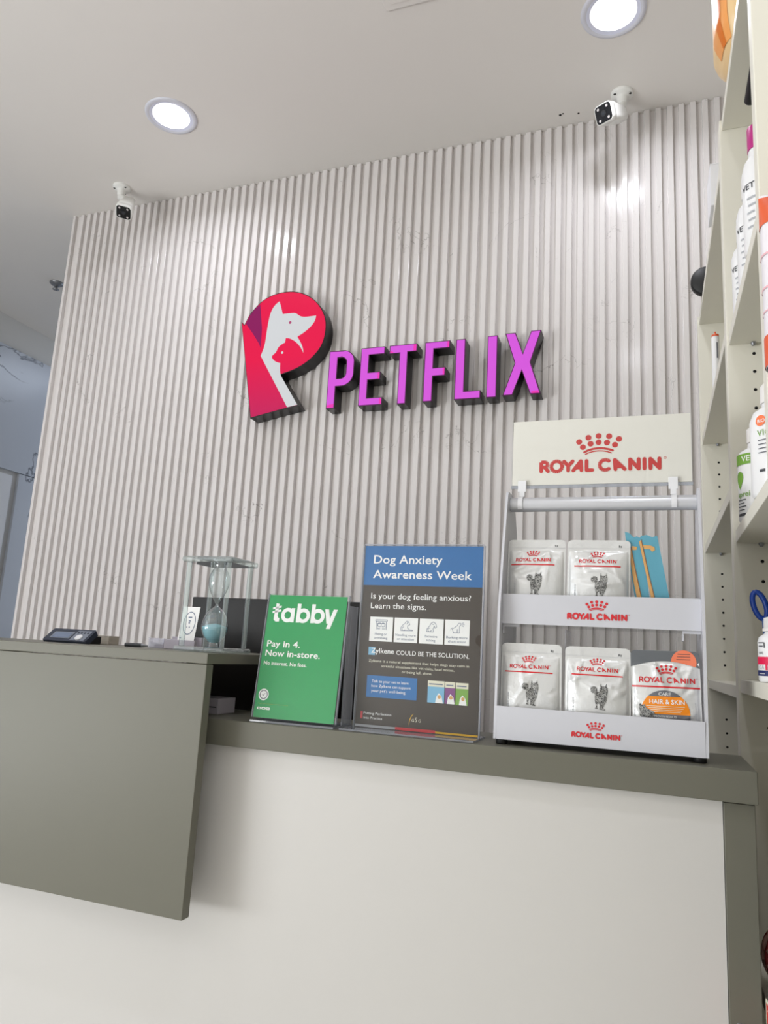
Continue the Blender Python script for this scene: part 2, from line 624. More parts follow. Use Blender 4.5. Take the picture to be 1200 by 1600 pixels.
# ================================================================== THE ROOM
WALL_Y = 2.2          # face of the slats
LX, RX = -3.41, 0.46  # left and right walls
struct(MB().box(LX - 0.1, RX + 0.1, -3.6, 6.1, -0.05, 0, M_floor), 'floor')
cb = MB().box(LX - 0.1, RX + 0.1, -3.6, 6.1, CEIL, CEIL + 0.06, M_ceil)
fc = Fr((0, 0, CEIL), (1, 0, 0), (0, -1, 0))
for dx, dy, r in ((-0.262, 2.150, 0.0045), (-0.205, 2.158, 0.0038), (-0.253, 2.146, 0.003)):
    cb.disc(fc, dx, -dy, r, 0.0006, M_hole, 8)
struct(cb, 'ceiling')
# right wall behind the shelves, front wall with the shop window, far wall
struct(MB().box(RX, RX + 0.1, -3.6, 6.1, 0, CEIL, M_wallp), 'wall_right')
struct(MB().box(LX - 0.1, RX, -3.6, -3.5, 0, CEIL, M_wallp), 'wall_front')
WY0, WY1, WZ0, WZ1 = -3.15, -0.35, 0.15, 2.65     # the shop window
wf = MB()
for y_ in (WY0, -2.24, -1.31, WY1 - 0.06):
    wf.box(LX - 0.08, LX - 0.02, y_, y_ + 0.06, WZ0, WZ1, M_blackm)
wf.box(LX - 0.08, LX - 0.02, WY0, WY1, WZ0, WZ0 + 0.06, M_blackm).box(LX - 0.08, LX - 0.02, WY0, WY1, WZ1 - 0.06, WZ1, M_blackm)
wf.box(LX - 0.054, LX - 0.048, WY0 + 0.06, WY1 - 0.06, WZ0 + 0.06, WZ1 - 0.06, M_pane)
struct(wf, 'window_1')
struct(MB().box(LX, RX, 6.0, 6.1, 0, CEIL, M_wallp), 'wall_far')
# left wall: painted band under the ceiling, veined stone tiles below with a doorway
lw = MB().box(LX - 0.1, LX, -3.6, WY0, 0, CEIL, M_wallp).box(LX - 0.1, LX, WY1, 6.1, 0, CEIL, M_wallp)
lw.box(LX - 0.1, LX, WY0, WY1, 0, WZ0, M_wallp).box(LX - 0.1, LX, WY0, WY1, WZ1, CEIL, M_wallp)
struct(lw, 'wall_left')
TZ = H + 1.578
tl = MB()
for y0, y1 in ((-0.3, 0.4), (0.4, 1.6), (1.6, 2.3)):
    tl.box(LX, LX + 0.018, y0 + 0.001, y1 - 0.001, 0, 2.068, M_tile)
tl.box(LX, LX + 0.018, 3.13, 4.33, 0, 2.066, M_tile).box(LX, LX + 0.018, 4.332, 6.0, 0, 2.066, M_tile)
for y0, y1 in ((-0.3, 1.0), (1.0, 2.62), (2.622, 4.3), (4.302, 6.0)):
    tl.box(LX, LX + 0.018, y0, y1 - 0.002, 2.070, TZ, M_tile)
struct(tl, 'trim_1', bevel=0.001)
dr = MB()
dr.box(LX + 0.018, LX + 0.03, 2.98, 3.075, 0, 2.04, M_white).box(LX + 0.018, LX + 0.03, 2.31, 2.98, 1.96, 2.04, M_white)
dr.box(LX + 0.004, LX + 0.014, 2.33, 2.98, 0, 1.96, M_dgrey)
dr.box(LX + 0.018, LX + 0.03, 2.305, 2.36, 0, 1.96, M_white)
struct(dr, 'door_1', bevel=0.002)
# slatted feature wall
PITCH, RW, RD = 0.0342, 0.0190, 0.0130
sw = MB().box(-2.29, RX, WALL_Y + RD, WALL_Y + 0.15, 0, CEIL, M_slat)
x = 0.2085
while x > -2.275:
    w = RW / 2
    prof = [(x - w, WALL_Y + RD), (x - w + 0.0012, WALL_Y + 0.001), (x - w + 0.0024, WALL_Y), (x + w - 0.0024, WALL_Y), (x + w - 0.0012, WALL_Y + 0.001), (x + w, WALL_Y + RD)]
    n = len(prof)
    vs = [(p[0], p[1], 0.0) for p in prof] + [(p[0], p[1], CEIL - 0.0015) for p in prof]
    sw.add(vs, [(i, i + 1, n + i + 1, n + i) for i in range(n - 1)] + [tuple(range(n, 2 * n))], M_slat)
    x -= PITCH
sw.box(-2.302, -2.29, WALL_Y - 0.001, WALL_Y + 0.15, 0, CEIL, M_slat)
struct(sw, 'wall_back')

# ================================================================== CEILING FITTINGS
def downlight(x, y, label, group=None):
    t = thing('ceiling_downlight', label, 'ceiling light', (x, y, CEIL), group)
    MB().lathe((x, y, CEIL), [(0.070, 0.0), (0.072, -0.004), (0.080, -0.0055), (0.086, -0.003), (0.087, 0.0)], M_rim, 48, caps=False).build('rim', t)
    MB().lathe((x, y, CEIL), [(0.072, -0.004), (0.0665, -0.0028), (0.062, -0.0012)], M_trim, 48, caps=False).build('reflector', t)
    MB().lathe((x, y, CEIL), [(0.0625, -0.0012), (0.04, -0.0016), (0.0, -0.0018)], M_lamp, 48, caps=False).build('diffuser', t)
    area_light('lamp', (x, y, CEIL - 0.0075), (0, 0, -1), 0.12, 0.12, DOWN_W, (0.90, 0.92, 1.0), 'DISK', math.radians(160), t)
    return t


downlight(-1.520, 1.800, 'round ceiling downlight left of centre, whole disc in view')
downlight(-0.080, 1.795, 'round ceiling downlight cut by the top edge above the right camera')
for i, (dx, dy) in enumerate(((-2.9, 0.2), (-1.52, 0.2), (-0.08, 0.2), (-2.9, -1.5), (-1.52, -1.5), (-0.08, -1.5))):
    downlight(dx, dy, 'round ceiling downlight behind the viewer', 'ceiling downlights behind the viewer')

hb = MB()
hb.box(-0.675, -0.075, 1.02, 1.612, CEIL - 0.007, CEIL - 0.0005, M_ceil)
ht = thing('ceiling_hatch', 'square white access hatch at the top edge of the ceiling', 'hatch', (-0.375, 1.316, CEIL))
hb.build('frame', ht, bevel=0.002)
MB().box(-0.655, -0.095, 1.04, 1.592, CEIL - 0.0095, CEIL - 0.0072, M_ceil).build('panel', ht, bevel=0.001)

sp = thing('ceiling_sprinkler', 'small grey sprinkler under the ceiling at far left behind the slatted wall', 'sprinkler', (-2.83, 2.66, CEIL))
MB().lathe((-2.83, 2.66, CEIL), [(0.034, 0.0), (0.034, -0.004), (0.026, -0.012), (0.012, -0.016)], M_grey, 24).build('cover_plate', sp)
MB().lathe((-2.83, 2.66, CEIL), [(0.008, -0.014), (0.008, -0.03), (0.016, -0.034), (0.016, -0.037), (0.004, -0.042)], M_grey, 16).build('nozzle', sp)


def security_camera(base, lens, up_hint, label, half, body_len, roll=0.0, body_back=0.0):
    bx, by = base
    t = thing('security_camera', label, 'security camera', (bx, by, CEIL), 'security cameras on the ceiling')
    B = Vector((bx, by, CEIL))
    mb = MB().lathe(B, [(0.034, 0.0), (0.034, -0.006), (0.031, -0.010), (0.019, -0.013), (0.016, -0.018), (0.015, -0.034), (0.011, -0.040)], M_camw, 32)
    fb = Fr(B, (1, 0, 0), (0, -1, 0))
    for a in (20, 140, 260):
        mb.disc(fb, 0.027 * math.cos(math.radians(a)), 0.027 * math.sin(math.radians(a)), 0.0042, 0.0125, M_blackm, 10)
    mb.build('mount', t)
    L = Vector(lens)
    # the body runs from under the mount to the lens
    back = B + Vector((0, 0, -0.045))
    d = up_hint.normalized()
    # frame at the lens: n = d
    ref = Vector((0, 0, 1)) if abs(d.z) < 0.9 else Vector((0, 1, 0))
    u = ref.cross(d).normalized(); v = d.cross(u).normalized()
    ca, sa = math.cos(roll), math.sin(roll)
    u, v = u * ca + v * sa, v * ca - u * sa
    fr = Fr(L, u, v)
    bodymb = MB()
    rings = [(-body_len, 0.45), (-body_len + 0.006, 0.72), (-body_len * 0.55, 0.86), (-0.022, 1.0), (-0.021, 0.965), (-0.018, 0.965), (-0.017, 1.0), (0.0, 1.0), (0.0008, 0.965)]
    outl = rrect(-half, half, -half * 0.95, half * 0.95, half * 0.45, 6)
    n = len(outl); vs = []
    for dd, k in rings:
        vs += [fr(p[0] * k, p[1] * k, dd) for p in outl]
    fs = []
    for i in range(len(rings) - 1):
        fs += [(i * n + k, i * n + (k + 1) % n, (i + 1) * n + (k + 1) % n, (i + 1) * n + k) for k in range(n)]
    fs.append(tuple(reversed(range(n))))
    fs.append(tuple(range((len(rings) - 1) * n, len(rings) * n)))
    bodymb.add(vs, fs, M_camw, True)
    bodymb.build('housing', t)
    MB().tube([back + Vector((0, 0, 0.012)), back, fr(0, 0, -body_len + 0.012)], [0.012, 0.0135, 0.0125], M_camw, 16).build('neck', t)
    face = MB().prism(fr, rrect(-half * 0.88, half * 0.88, -half * 0.84, half * 0.84, half * 0.34, 6), 0.0006, 0.0022, M_black)
    fo = face.build('lens_window', t)
    lz = MB()
    lz.ring(fr, 0, 0, half * 0.2, half * 0.32, 0.0026, M_blackm, 24).disc(fr, 0, 0, half * 0.2, 0.0027, M_lens, 24)
    lz.build('lens', fo)
    for a, b in ((-0.5, 0.55), (0.5, 0.55), (-0.5, -0.55), (0.5, -0.55)):
        MB().disc(fr, a * half, b * half, half * 0.13, 0.0027, M_led, 14).build('led', fo)
    return t


security_camera((-0.069, 2.108), (-0.1185, 2.025, H + 1.628), Vector((-0.50, -0.76, -0.42)),
                'white bullet camera on the ceiling at right, angled to the left', 0.0300, 0.100, -0.05)
security_camera((-1.957, 2.085), (-1.887, 2.036, H + 1.600), Vector((0.16, -0.46, -0.87)),
                'white bullet camera on the ceiling at left, pointing down', 0.030, 0.088, -0.25)

# ================================================================== LIT WALL SIGN
SY0, SY1 = WALL_Y, 2.142   # back and front of the sign letters
fs_ = Fr((0, SY1, 0))


def inset(pts, d):
    """shrink a counter-clockwise or clockwise outline by d"""
    n = len(pts); area = sum(pts[i][0] * pts[(i + 1) % n][1] - pts[(i + 1) % n][0] * pts[i][1] for i in range(n))
    sg = 1 if area > 0 else -1
    out = []
    for i in range(n):
        a = Vector(pts[i - 1]); b = Vector(pts[i]); c = Vector(pts[(i + 1) % n])
        t1 = (b - a).normalized(); t2 = (c - b).normalized()
        n1 = Vector((-t1.y, t1.x)) * sg; n2 = Vector((-t2.y, t2.x)) * sg
        k = (n1 + n2); L = max(0.35, k.length_squared / 2)
        out.append(tuple(b + k / L * d))
    return out


def sign_letter(name, label, outer, hole=None, pink=()):
    cx = sum(p[0] for p in outer) / len(outer); zb = min(p[1] for p in outer)
    t = thing(name, label, 'sign letter', (cx, WALL_Y, zb), 'lit magenta letters on the slatted wall')
    holes = [hole] if hole else []
    # return (the black side), face, thin purple edge
    r = MB()
    for l in [outer] + holes:
        n = len(l)
        vs = [fs_(p[0], p[1], SY1 - SY0 - 0.0002) for p in l] + [fs_(p[0], p[1], 0.0) for p in l]
        r.add(vs, [(i, (i + 1) % n, n + (i + 1) % n, n + i) for i in range(n)], M_return)
    r.build('side', t)
    e = MB().prism(fs_, outer, -0.002, 0.0, M_edge, holes, M_return)
    e.build('rim', t)
    fin = inset(outer, 0.0026)
    hin = [inset(hole, -0.0026)] if hole else []
    f = MB().poly(fs_, fin, 0.0006, M_mag, hin)
    for pl in pink:
        f.poly(fs_, pl, 0.0009, M_pink)
    f.build('face', t)
    return t


B0, B1 = 1.9745, 2.1775
sign_letter('letter_p', 'lit magenta letter P with black sides, first of the word on the slatted wall',
            [(-1.0225, B1), (-0.972, B1)] + arc(-0.972, B1 - 0.043, 0.043, 90, 0, 8) + arc(-0.972, 2.092, 0.043, 0, -90, 8) + [(-0.9920, 2.049), (-0.9920, B0 - 0.002), (-1.0225, B0 - 0.002)],
            [(-0.9905, 2.151), (-0.976, 2.151)] + arc(-0.976, 2.133, 0.018, 90, 0, 6) + arc(-0.976, 2.095, 0.018, 0, -90, 6) + [(-0.9905, 2.077)],
            [[(-1.0195, 1.976), (-0.995, 1.976), (-0.995, 1.988), (-1.0195, 1.984)]])
sign_letter('letter_e', 'lit magenta letter E with black sides on the slatted wall',
            [(-0.9065, B1), (-0.8215, B1), (-0.8215, 2.1513), (-0.8766, 2.1513), (-0.8766, 2.0900), (-0.8333, 2.0900), (-0.8333, 2.0634), (-0.8766, 2.0634), (-0.8766, 2.0008), (-0.8222, 2.0008), (-0.8222, B0), (-0.9065, B0)],
            pink=[[(-0.8362, 2.0662), (-0.8362, 2.0872), (-0.842, 2.0872), (-0.842, 2.0662)], [(-0.825, 1.978), (-0.825, 1.9975), (-0.832, 1.9975), (-0.832, 1.978)]])
sign_letter('letter_t', 'lit magenta letter T with black sides on the slatted wall',
            [(-0.8057, B1), (-0.7100, B1), (-0.7100, 2.1505), (-0.7412, 2.1505), (-0.7412, B0 - 0.002), (-0.7700, B0 - 0.002), (-0.7700, 2.1485), (-0.8057, 2.1485)],
            pink=[[(-0.7130, 2.1535), (-0.7130, 2.1745), (-0.722, 2.1745), (-0.722, 2.1535)], [(-0.8025, 2.1515), (-0.8025, 2.160), (-0.788, 2.1515)]])
sign_letter('letter_f', 'lit magenta letter F with black sides on the slatted wall',
            [(-0.6828, B1), (-0.5993, B1), (-0.5993, 2.1522), (-0.6525, 2.1522), (-0.6525, 2.0878), (-0.6117, 2.0878), (-0.6117, 2.0590), (-0.6525, 2.0590), (-0.6525, B0), (-0.6828, B0)],
            pink=[[(-0.6145, 2.062), (-0.6145, 2.085), (-0.6195, 2.085), (-0.6195, 2.062)], [(-0.6022, 2.155), (-0.6022, 2.1745), (-0.608, 2.1745), (-0.608, 2.155)]])
sign_letter('letter_l', 'lit magenta letter L with black sides on the slatted wall',
            [(-0.5792, B1), (-0.5484, B1), (-0.5484, 2.0010), (-0.4950, 2.0010), (-0.4950, B0), (-0.5792, B0)])
sign_letter('letter_i', 'lit magenta letter I, a plain bar with black sides on the slatted wall',
            [(-0.4770, 2.1790), (-0.4452, 2.1790), (-0.4452, B0), (-0.4770, B0)])
sign_letter('letter_x', 'lit magenta letter X with black sides, last of the word on the slatted wall',
            [(-0.4212, 2.1820), (-0.3893, 2.1820), (-0.3654, 2.1110), (-0.3412, 2.1835), (-0.3099, 2.1835), (-0.3415, 2.0808), (-0.3093, 1.9775), (-0.3412, 1.9775), (-0.3676, 2.0560), (-0.3950, 1.9775), (-0.4255, 1.9775), (-0.3904, 2.0812)],
            pink=[[(-0.336, 1.9795), (-0.314, 1.9795), (-0.3165, 1.988), (-0.338, 1.985)]])

logo = [(-1.3831, 2.3244), (-1.3706, 2.3112), (-1.3651, 2.3225), (-1.3538, 2.3473), (-1.3328, 2.3729), (-1.304, 2.3994), (-1.2666, 2.4154), (-1.2287, 2.4219), (-1.1904, 2.4209), (-1.1556, 2.413), (-1.1204, 2.3959), (-1.0887, 2.3703), (-1.0641, 2.3386), (-1.0488, 2.3065), (-1.0429, 2.2774), (-1.0438, 2.2421), (-1.0504, 2.211), (-1.063, 2.1876), (-1.083, 2.1648), (-1.1034, 2.1473), (-1.1348, 2.1289), (-1.1671, 2.1175), (-1.1999, 2.1096), (-1.2052, 2.1065), (-1.1942, 2.088), (-1.1267, 1.9905), (-1.1682, 1.9840), (-1.3096, 1.9553)]
dog = [(-1.2342, 2.3867), (-1.2251, 2.3624), (-1.2169, 2.3358), (-1.1715, 2.3363), (-1.1617, 2.3315), (-1.1397, 2.3146), (-1.085, 2.3158), (-1.0866, 2.2999), (-1.0963, 2.283), (-1.1134, 2.2669), (-1.1308, 2.2544), (-1.1515, 2.2439), (-1.1374, 2.2229), (-1.1262, 2.2005), (-1.1227, 2.1807), (-1.1337, 2.2012), (-1.1502, 2.2206), (-1.1701, 2.235), (-1.1857, 2.2419), (-1.1963, 2.243), (-1.1975, 2.2269), (-1.2138, 2.2195), (-1.2243, 2.2097), (-1.2302, 2.1922), (-1.2437, 2.1827), (-1.2459, 2.1775), (-1.2412, 2.1681), (-1.2268, 2.1562), (-1.2094, 2.1511), (-1.2096, 2.1334), (-1.2048, 2.1065), (-1.1936, 2.0895), (-1.1300, 1.9935), (-1.1682, 1.9868), (-1.2906, 2.1851), (-1.2801, 2.2149), (-1.2768, 2.24), (-1.274, 2.2907), (-1.2689, 2.3379), (-1.2597, 2.3627), (-1.2476, 2.3779)]


def smooth_pts(pts, keep, it=1):
    """round an outline by corner cutting, except where the turn is sharp"""
    for _ in range(it):
        n = len(pts); out = []
        for i in range(n):
            a, b, c = Vector(pts[i - 1]), Vector(pts[i]), Vector(pts[(i + 1) % n])
            ang = math.degrees((b - a).angle(c - b, 0))
            if ang > keep:
                out.append(tuple(b))
            else:
                out.append(tuple(b.lerp(a, 0.25))); out.append(tuple(b.lerp(c, 0.25)))
        pts = out
    return pts


logo = smooth_pts(logo, 32, 2)
dog = smooth_pts(dog, 42, 2)
lt = thing('logo_sign', 'lit red letter P emblem with white dog and red cat heads on the slatted wall', 'sign', (-1.21, WALL_Y, 1.9553))
r = MB(); n = len(logo)
vs = [fs_(p[0], p[1], SY1 - SY0 - 0.0002) for p in logo] + [fs_(p[0], p[1], 0.0) for p in logo]
r.add(vs, [(i, (i + 1) % n, n + (i + 1) % n, n + i) for i in range(n)], M_return)
r.build('side', lt)
MB().prism(fs_, logo, -0.002, 0.0, M_return).build('rim', lt)
lf = MB().poly(fs_, inset(logo, 0.0028), 0.0005, M_logor)
lf.build('face', lt)
MB().poly(fs_, [(-1.364, 2.315), (-1.3475, 2.350), (-1.331, 2.3705), (-1.312, 2.384), (-1.3065, 2.352), (-1.2960, 2.290), (-1.2935, 2.215), (-1.302, 2.232), (-1.330, 2.272)], 0.0008, M_logop).build('purple_shade', lt)
dg_ = MB().poly(fs_, dog, 0.0011, M_logow)
dgo = dg_.build('dog_silhouette', lt)
MB().disc(fs_, -1.1842, 2.3002, 0.0052, 0.0016, M_logoe, 16).build('eye', dgo, label='maroon eye of the dog')
MB().disc(fs_, -1.2054, 2.1893, 0.0046, 0.0016, M_logow, 16).build('cat_eye', lt)

# ================================================================== RECEPTION DESK
ZT = 1.0515     # top of the low counter
dk = thing('reception_desk', 'white fronted reception desk with a dark grey end post', 'desk', (-0.9, 1.4, 0))
MB().box(-1.9, 0.0877, 1.156, 1.174, 0.0, 1.0085, M_deskw).build('front_panel', dk)
MB().box(0.0885, 0.1275, 1.152, 1.172, 0.0, 1.0065, M_deskg).build('end_post', dk, bevel=0.001)
MB().box(0.1095, 0.1275, 1.173, 1.34, 0.0, 1.0065, M_deskg).build('end_panel', dk, bevel=0.001)
MB().box(-1.9, 0.1085, 1.176, 1.95, 0.71, 0.74, M_dark).build('worktop', dk)
MB().box(-1.9, -1.87, 1.95, 1.97, 0.0, 0.74, M_dark).build('leg_panel', dk)
MB().box(-0.05, -0.02, 1.95, 1.97, 0.0, 0.74, M_dark).build('leg_panel', dk)
tag(MB().box(-1.9, 0.1305, 1.14, 1.34, 1.0088, ZT, M_deskg).build('countertop', bevel=0.0012, origin=(-0.5, 1.24, 1.0088)),
    'long grey low countertop carrying the posters and the pet food rack', 'countertop')
rc = thing('raised_counter', 'raised grey counter unit with a big drop front at lower left', 'counter', (-1.3, 1.28, ZT))
MB().box(-1.9, -0.699, 1.0805, 1.48, 1.1445, 1.1625, M_deskg).build('top_slab', rc, bevel=0.001)
MB().box(-1.9, -0.699, 1.0805, 1.1005, 0.749, 1.1435, M_deskg).build('drop_front', rc, bevel=0.001)
MB().box(-1.35, -1.32, 1.12, 1.33, ZT + 0.0002, 1.1443, M_dark).build('riser', rc)
MB().box(-1.88, -1.85, 1.12, 1.33, ZT + 0.0002, 1.1443, M_dark).build('riser', rc)

# small carton in the gap under the raised counter
bt = thing('carton', 'small pale carton in the dark gap under the raised counter', 'box', (-0.775, 1.235, ZT))
MB().box(-0.806, -0.7475, 1.205, 1.265, ZT + 0.0003, ZT + 0.0285, M_lav).build('body', bt, bevel=0.0008)
MB().rect(Fr((-0.806, 1.205, ZT)), 0.03, 0.055, 0.012, 0.014, 0.0003, M_dgrey).build('lettering', bt)

# monitor behind the counter
mt_ = thing('monitor', 'black monitor seen from behind between hourglass and posters', 'monitor', (-0.79, 1.66, 0.74))
MB().box(-1.096, -0.475, 1.60, 1.622, 0.955, H + 0.112, M_mon).build('back_cover', mt_, bevel=0.002)
MB().box(-1.096, -0.475, 1.6225, 1.634, 0.955, H + 0.112, M_blackm).build('screen', mt_, bevel=0.002)
MB().box(-0.82, -0.76, 1.572, 1.5995, 0.7605, 1.06, M_blackm).build('stand', mt_, bevel=0.004)
MB().box(-0.92, -0.66, 1.50, 1.68, 0.7403, 0.7603, M_blackm).build('base', mt_, bevel=0.004)

# ------------------------------------------------------------------ hourglass on the raised counter
ZR = 1.1625
hx0, hx1, hy0, hy1 = -0.812, -0.706, 1.138, 1.236
hx, hy = (hx0 + hx1) / 2, (hy0 + hy1) / 2
hg = thing('hourglass', 'crystal hourglass with pale blue sand at the corner of the raised counter', 'hourglass', (hx, hy, ZR))
MB().box(hx0, hx1, hy0, hy1, ZR + 0.0004, ZR + 0.0094, M_crys).build('base_plate', hg, bevel=0.0035)
zt0 = H + 0.144
MB().box(hx0, hx1, hy0, hy1, zt0, zt0 + 0.0105, M_crys).build('top_plate', hg, bevel=0.0035)
for px_ in (hx0 + 0.011, hx1 - 0.011):
    for py_ in (hy0 + 0.011, hy1 - 0.011):
        MB().lathe((px_, py_, ZR + 0.0096), [(0.0048, 0), (0.0048, zt0 - ZR - 0.0098)], M_crys, 8).build('post', hg)
zb = ZR + 0.0096
Hh = zt0 - zb - 0.0002
prof = [(0.011, 0.0), (0.0105, 0.006), (0.0115, 0.010), (0.019, 0.018), (0.0235, 0.030), (0.0240, 0.038), (0.0215, 0.050), (0.015, 0.062), (0.006, 0.0705), (0.0028, 0.0745),
        (0.0035, 0.078), (0.008, 0.086), (0.0145, 0.098), (0.0185, 0.110), (0.0195, 0.118), (0.0180, 0.130), (0.013, 0.139), (0.0105, 0.142), (0.011, Hh)]
k = Hh / 0.148
prof = [(r_, min(h_ * k, Hh)) for r_, h_ in prof]


def smooth_prof(p, sub=4):
    out = []
    for i in range(len(p) - 1):
        p0 = p[max(i - 1, 0)]; p1 = p[i]; p2 = p[i + 1]; p3 = p[min(i + 2, len(p) - 1)]
        for j in range(sub):
            t = j / sub
            f = lambda a, b, c, d: 0.5 * (2 * b + (c - a) * t + (2 * a - 5 * b + 4 * c - d) * t * t + (3 * b - a - 3 * c + d) * t ** 3)
            out.append((max(f(p0[0], p1[0], p2[0], p3[0]), 0.001), f(p0[1], p1[1], p2[1], p3[1])))
    return out + [p[-1]]


sprof = smooth_prof(prof)
MB().lathe((hx, hy, zb), sprof, M_bulb, 40, caps=False).build('glass_bulb', hg)
lev = 0.037
sp_ = [(0.0, 0.0065)] + [(max(r_ - 0.0012, 0.001), h_) for r_, h_ in sprof if 0.009 < h_ < lev] + [(0.0218, lev), (0.012, lev + 0.0035), (0.0, lev + 0.006)]
MB().lathe((hx, hy, zb), sp_, M_sand, 40, caps=False).build('sand', hg)

# ------------------------------------------------------------------ small things behind the edge of the raised counter
tm = thing('payment_terminal', 'dark blue terminal with a grey screen at far left of the raised counter', 'terminal', (-1.165, 1.27, ZR))
ft = Fr((-1.223, 1.251, ZR + 0.004), (1, 0, 0), (0, 0.034, 0.027))
MB().prism(ft, rrect(0, 0.114, 0, 0.041, 0.004), -0.012, 0.0, M_navyd).build('case', tm, bevel=0.001)
MB().poly(ft, rrect(0.013, 0.066, 0.008, 0.030, 0.002), 0.0006, M_panelg).poly(ft, rrect(0.0175, 0.062, 0.010, 0.027, 0.001), 0.001, M_lcd).build('screen', tm)
kp = MB().poly(ft, rrect(0.070, 0.108, 0.003, 0.036, 0.003), 0.0006, M_panelg)
kp.build('keypad', tm)
dial = MB().lathe(ft(0.089, 0.012, 0.0007), [(0.0085, 0), (0.0085, 0.002), (0.006, 0.003), (0, 0.003)], M_white, 20, axis=ft.n)
dial.build('dial', tm)
for q in range(4):
    MB().lathe(ft(0.076 + q * 0.0085, 0.028, 0.0007), [(0.0025, 0), (0.0022, 0.0012), (0, 0.0014)], M_navyd, 10, axis=ft.n).build('key', tm)
MB().box(-1.20, -1.130, 1.275, 1.325, ZR + 0.0003, ZR + 0.017, M_blackm).build('foot', tm, bevel=0.002)
b1_ = thing('small_box', 'tiny tan box just right of the dark blue terminal', 'box', (-1.14, 1.36, ZR))
MB().box(-1.163, -1.128, 1.345, 1.38, ZR + 0.0003, ZR + 0.0175, M_tan).build('body', b1_, bevel=0.0008)
MB().box(-1.1635, -1.1275, 1.3445, 1.3805, ZR + 0.0177, ZR + 0.0195, M_tan).build('lid', b1_, bevel=0.0005)
ky = thing('pen', 'small dark pen lying flat on the raised counter', 'pen', (-0.985, 1.28, ZR))
MB().tube([(-1.006, 1.25, ZR + 0.0042), (-0.975, 1.262, ZR + 0.0042)], 0.0040, M_dgrey, 10).build('barrel', ky)
MB().tube([(-0.975, 1.262, ZR + 0.0042), (-0.966, 1.2655, ZR + 0.0042), (-0.962, 1.267, ZR + 0.0035)], [0.0038, 0.0022, 0.0006], M_grey, 10).build('tip', ky)

cb1 = thing('clear_tray', 'clear plastic tray left of the card holder on the raised counter', 'tray', (-0.965, 1.32, ZR))
t_ = MB()
t_.box(-0.988, -0.950, 1.300, 1.302, ZR + 0.0003, ZR + 0.0205, M_acrh).box(-0.988, -0.950, 1.348, 1.350, ZR + 0.0003, ZR + 0.0205, M_acrh)
t_.box(-0.988, -0.986, 1.302, 1.348, ZR + 0.0003, ZR + 0.0205, M_acrh).box(-0.952, -0.950, 1.302, 1.348, ZR + 0.0003, ZR + 0.0205, M_acrh)
t_.build('tray_wall', cb1)
MB().box(-0.9855, -0.9525, 1.3025, 1.3475, ZR + 0.0004, ZR + 0.012, M_lav).build('contents', cb1)
ch = thing('card_holder', 'lavender card holder behind the hourglass', 'card holder', (-0.91, 1.32, ZR))
MB().box(-0.9465, -0.873, 1.296, 1.306, ZR + 0.0003, ZR + 0.0195, M_lav).build('front', ch, bevel=0.0008)
MB().box(-0.9465, -0.873, 1.322, 1.330, ZR + 0.0003, ZR + 0.026, M_lav).build('back', ch, bevel=0.0008)
MB().box(-0.9465, -0.873, 1.3062, 1.3218, ZR + 0.0003, ZR + 0.004, M_lav).build('base', ch)
cd = thing('card', 'white leaflet with a blue ring standing in the card holder', 'card', (-0.90, 1.314, ZR + 0.0045))
fcd = Fr((-0.926, 1.3095, ZR + 0.0050), (1, 0, 0), (0.05, 0.10, 1))
MB().fbox(fcd, 0.0, 0.040, 0.0, 0.084, -0.0006, 0.0, M_pw).build('sheet', cd)
pr = MB()
rg = []
for i in range(28):
    a = 2 * PI * i / 28
    rg += [(0.021 + 0.0145 * math.cos(a), 0.050 + 0.024 * math.sin(a)), (0.021 + 0.0132 * math.cos(a), 0.050 + 0.0225 * math.sin(a))]
pr.add([fcd(p[0], p[1], 0.0004) for p in rg], [(2 * i, 2 * ((i + 1) % 28), 2 * ((i + 1) % 28) + 1, 2 * i + 1) for i in range(28)], M_navy)
for u_, v_, w_ in ((0.0165, 0.0610, 0.009), (0.0185, 0.0535, 0.005), (0.0190, 0.0495, 0.004), (0.0160, 0.0405, 0.002), (0.0215, 0.0405, 0.003), (0.004, 0.018, 0.004), (0.004, 0.012, 0.002)):
    pr.rect(fcd, u_, u_ + w_, v_, v_ + 0.0022, 0.0004, M_navy)
pr.build('printed_ring', cd)

# ------------------------------------------------------------------ green A5 leaflet in its stand
GY, GZ = 1.158, ZT
gw, gh = 0.1515, 0.2135
lean = math.atan2(0.026, 0.211)
fg = Fr((-0.6475, GY, GZ + 0.0075), (1, 0, 0), (0, math.sin(lean), math.cos(lean)))
gs = thing('sign_holder', 'clear sloping acrylic stand holding the green leaflet', 'sign holder', (-0.572, 1.18, GZ))
MB().fbox(fg, -0.001, gw + 0.003, -0.0005, gh + 0.002, 0.0006, 0.0024, M_acr).build('front_sheet', gs)
MB().fbox(fg, -0.001, gw + 0.003, -0.0005, gh + 0.002, -0.0032, -0.0014, M_acr).build('back_sheet', gs)
MB().fbox(fg, gw + 0.0032, gw + 0.0045, 0.0, gh + 0.002, -0.0030, 0.0022, M_acre).build('edge', gs)
MB().fbox(fg, -0.0024, -0.0012, 0.0, gh + 0.002, -0.0030, 0.0022, M_acre).build('edge', gs)
MB().box(-0.6485, -0.493, GY - 0.008, GY + 0.075, GZ + 0.0003, GZ + 0.0035, M_acre).build('foot', gs)
MB().box(-0.4958, -0.4935, GY + 0.03, GY + 0.072, GZ + 0.0037, GZ + 0.205, M_acre).build('rear_leg', gs)
gp = thing('leaflet', 'green payment leaflet with white lettering in a sloping stand', 'leaflet', (-0.572, 1.17, GZ + 0.008))
MB().fbox(fg, 0, gw, 0, gh, -0.0004, 0, M_green).build('sheet', gp)
hd = MB()
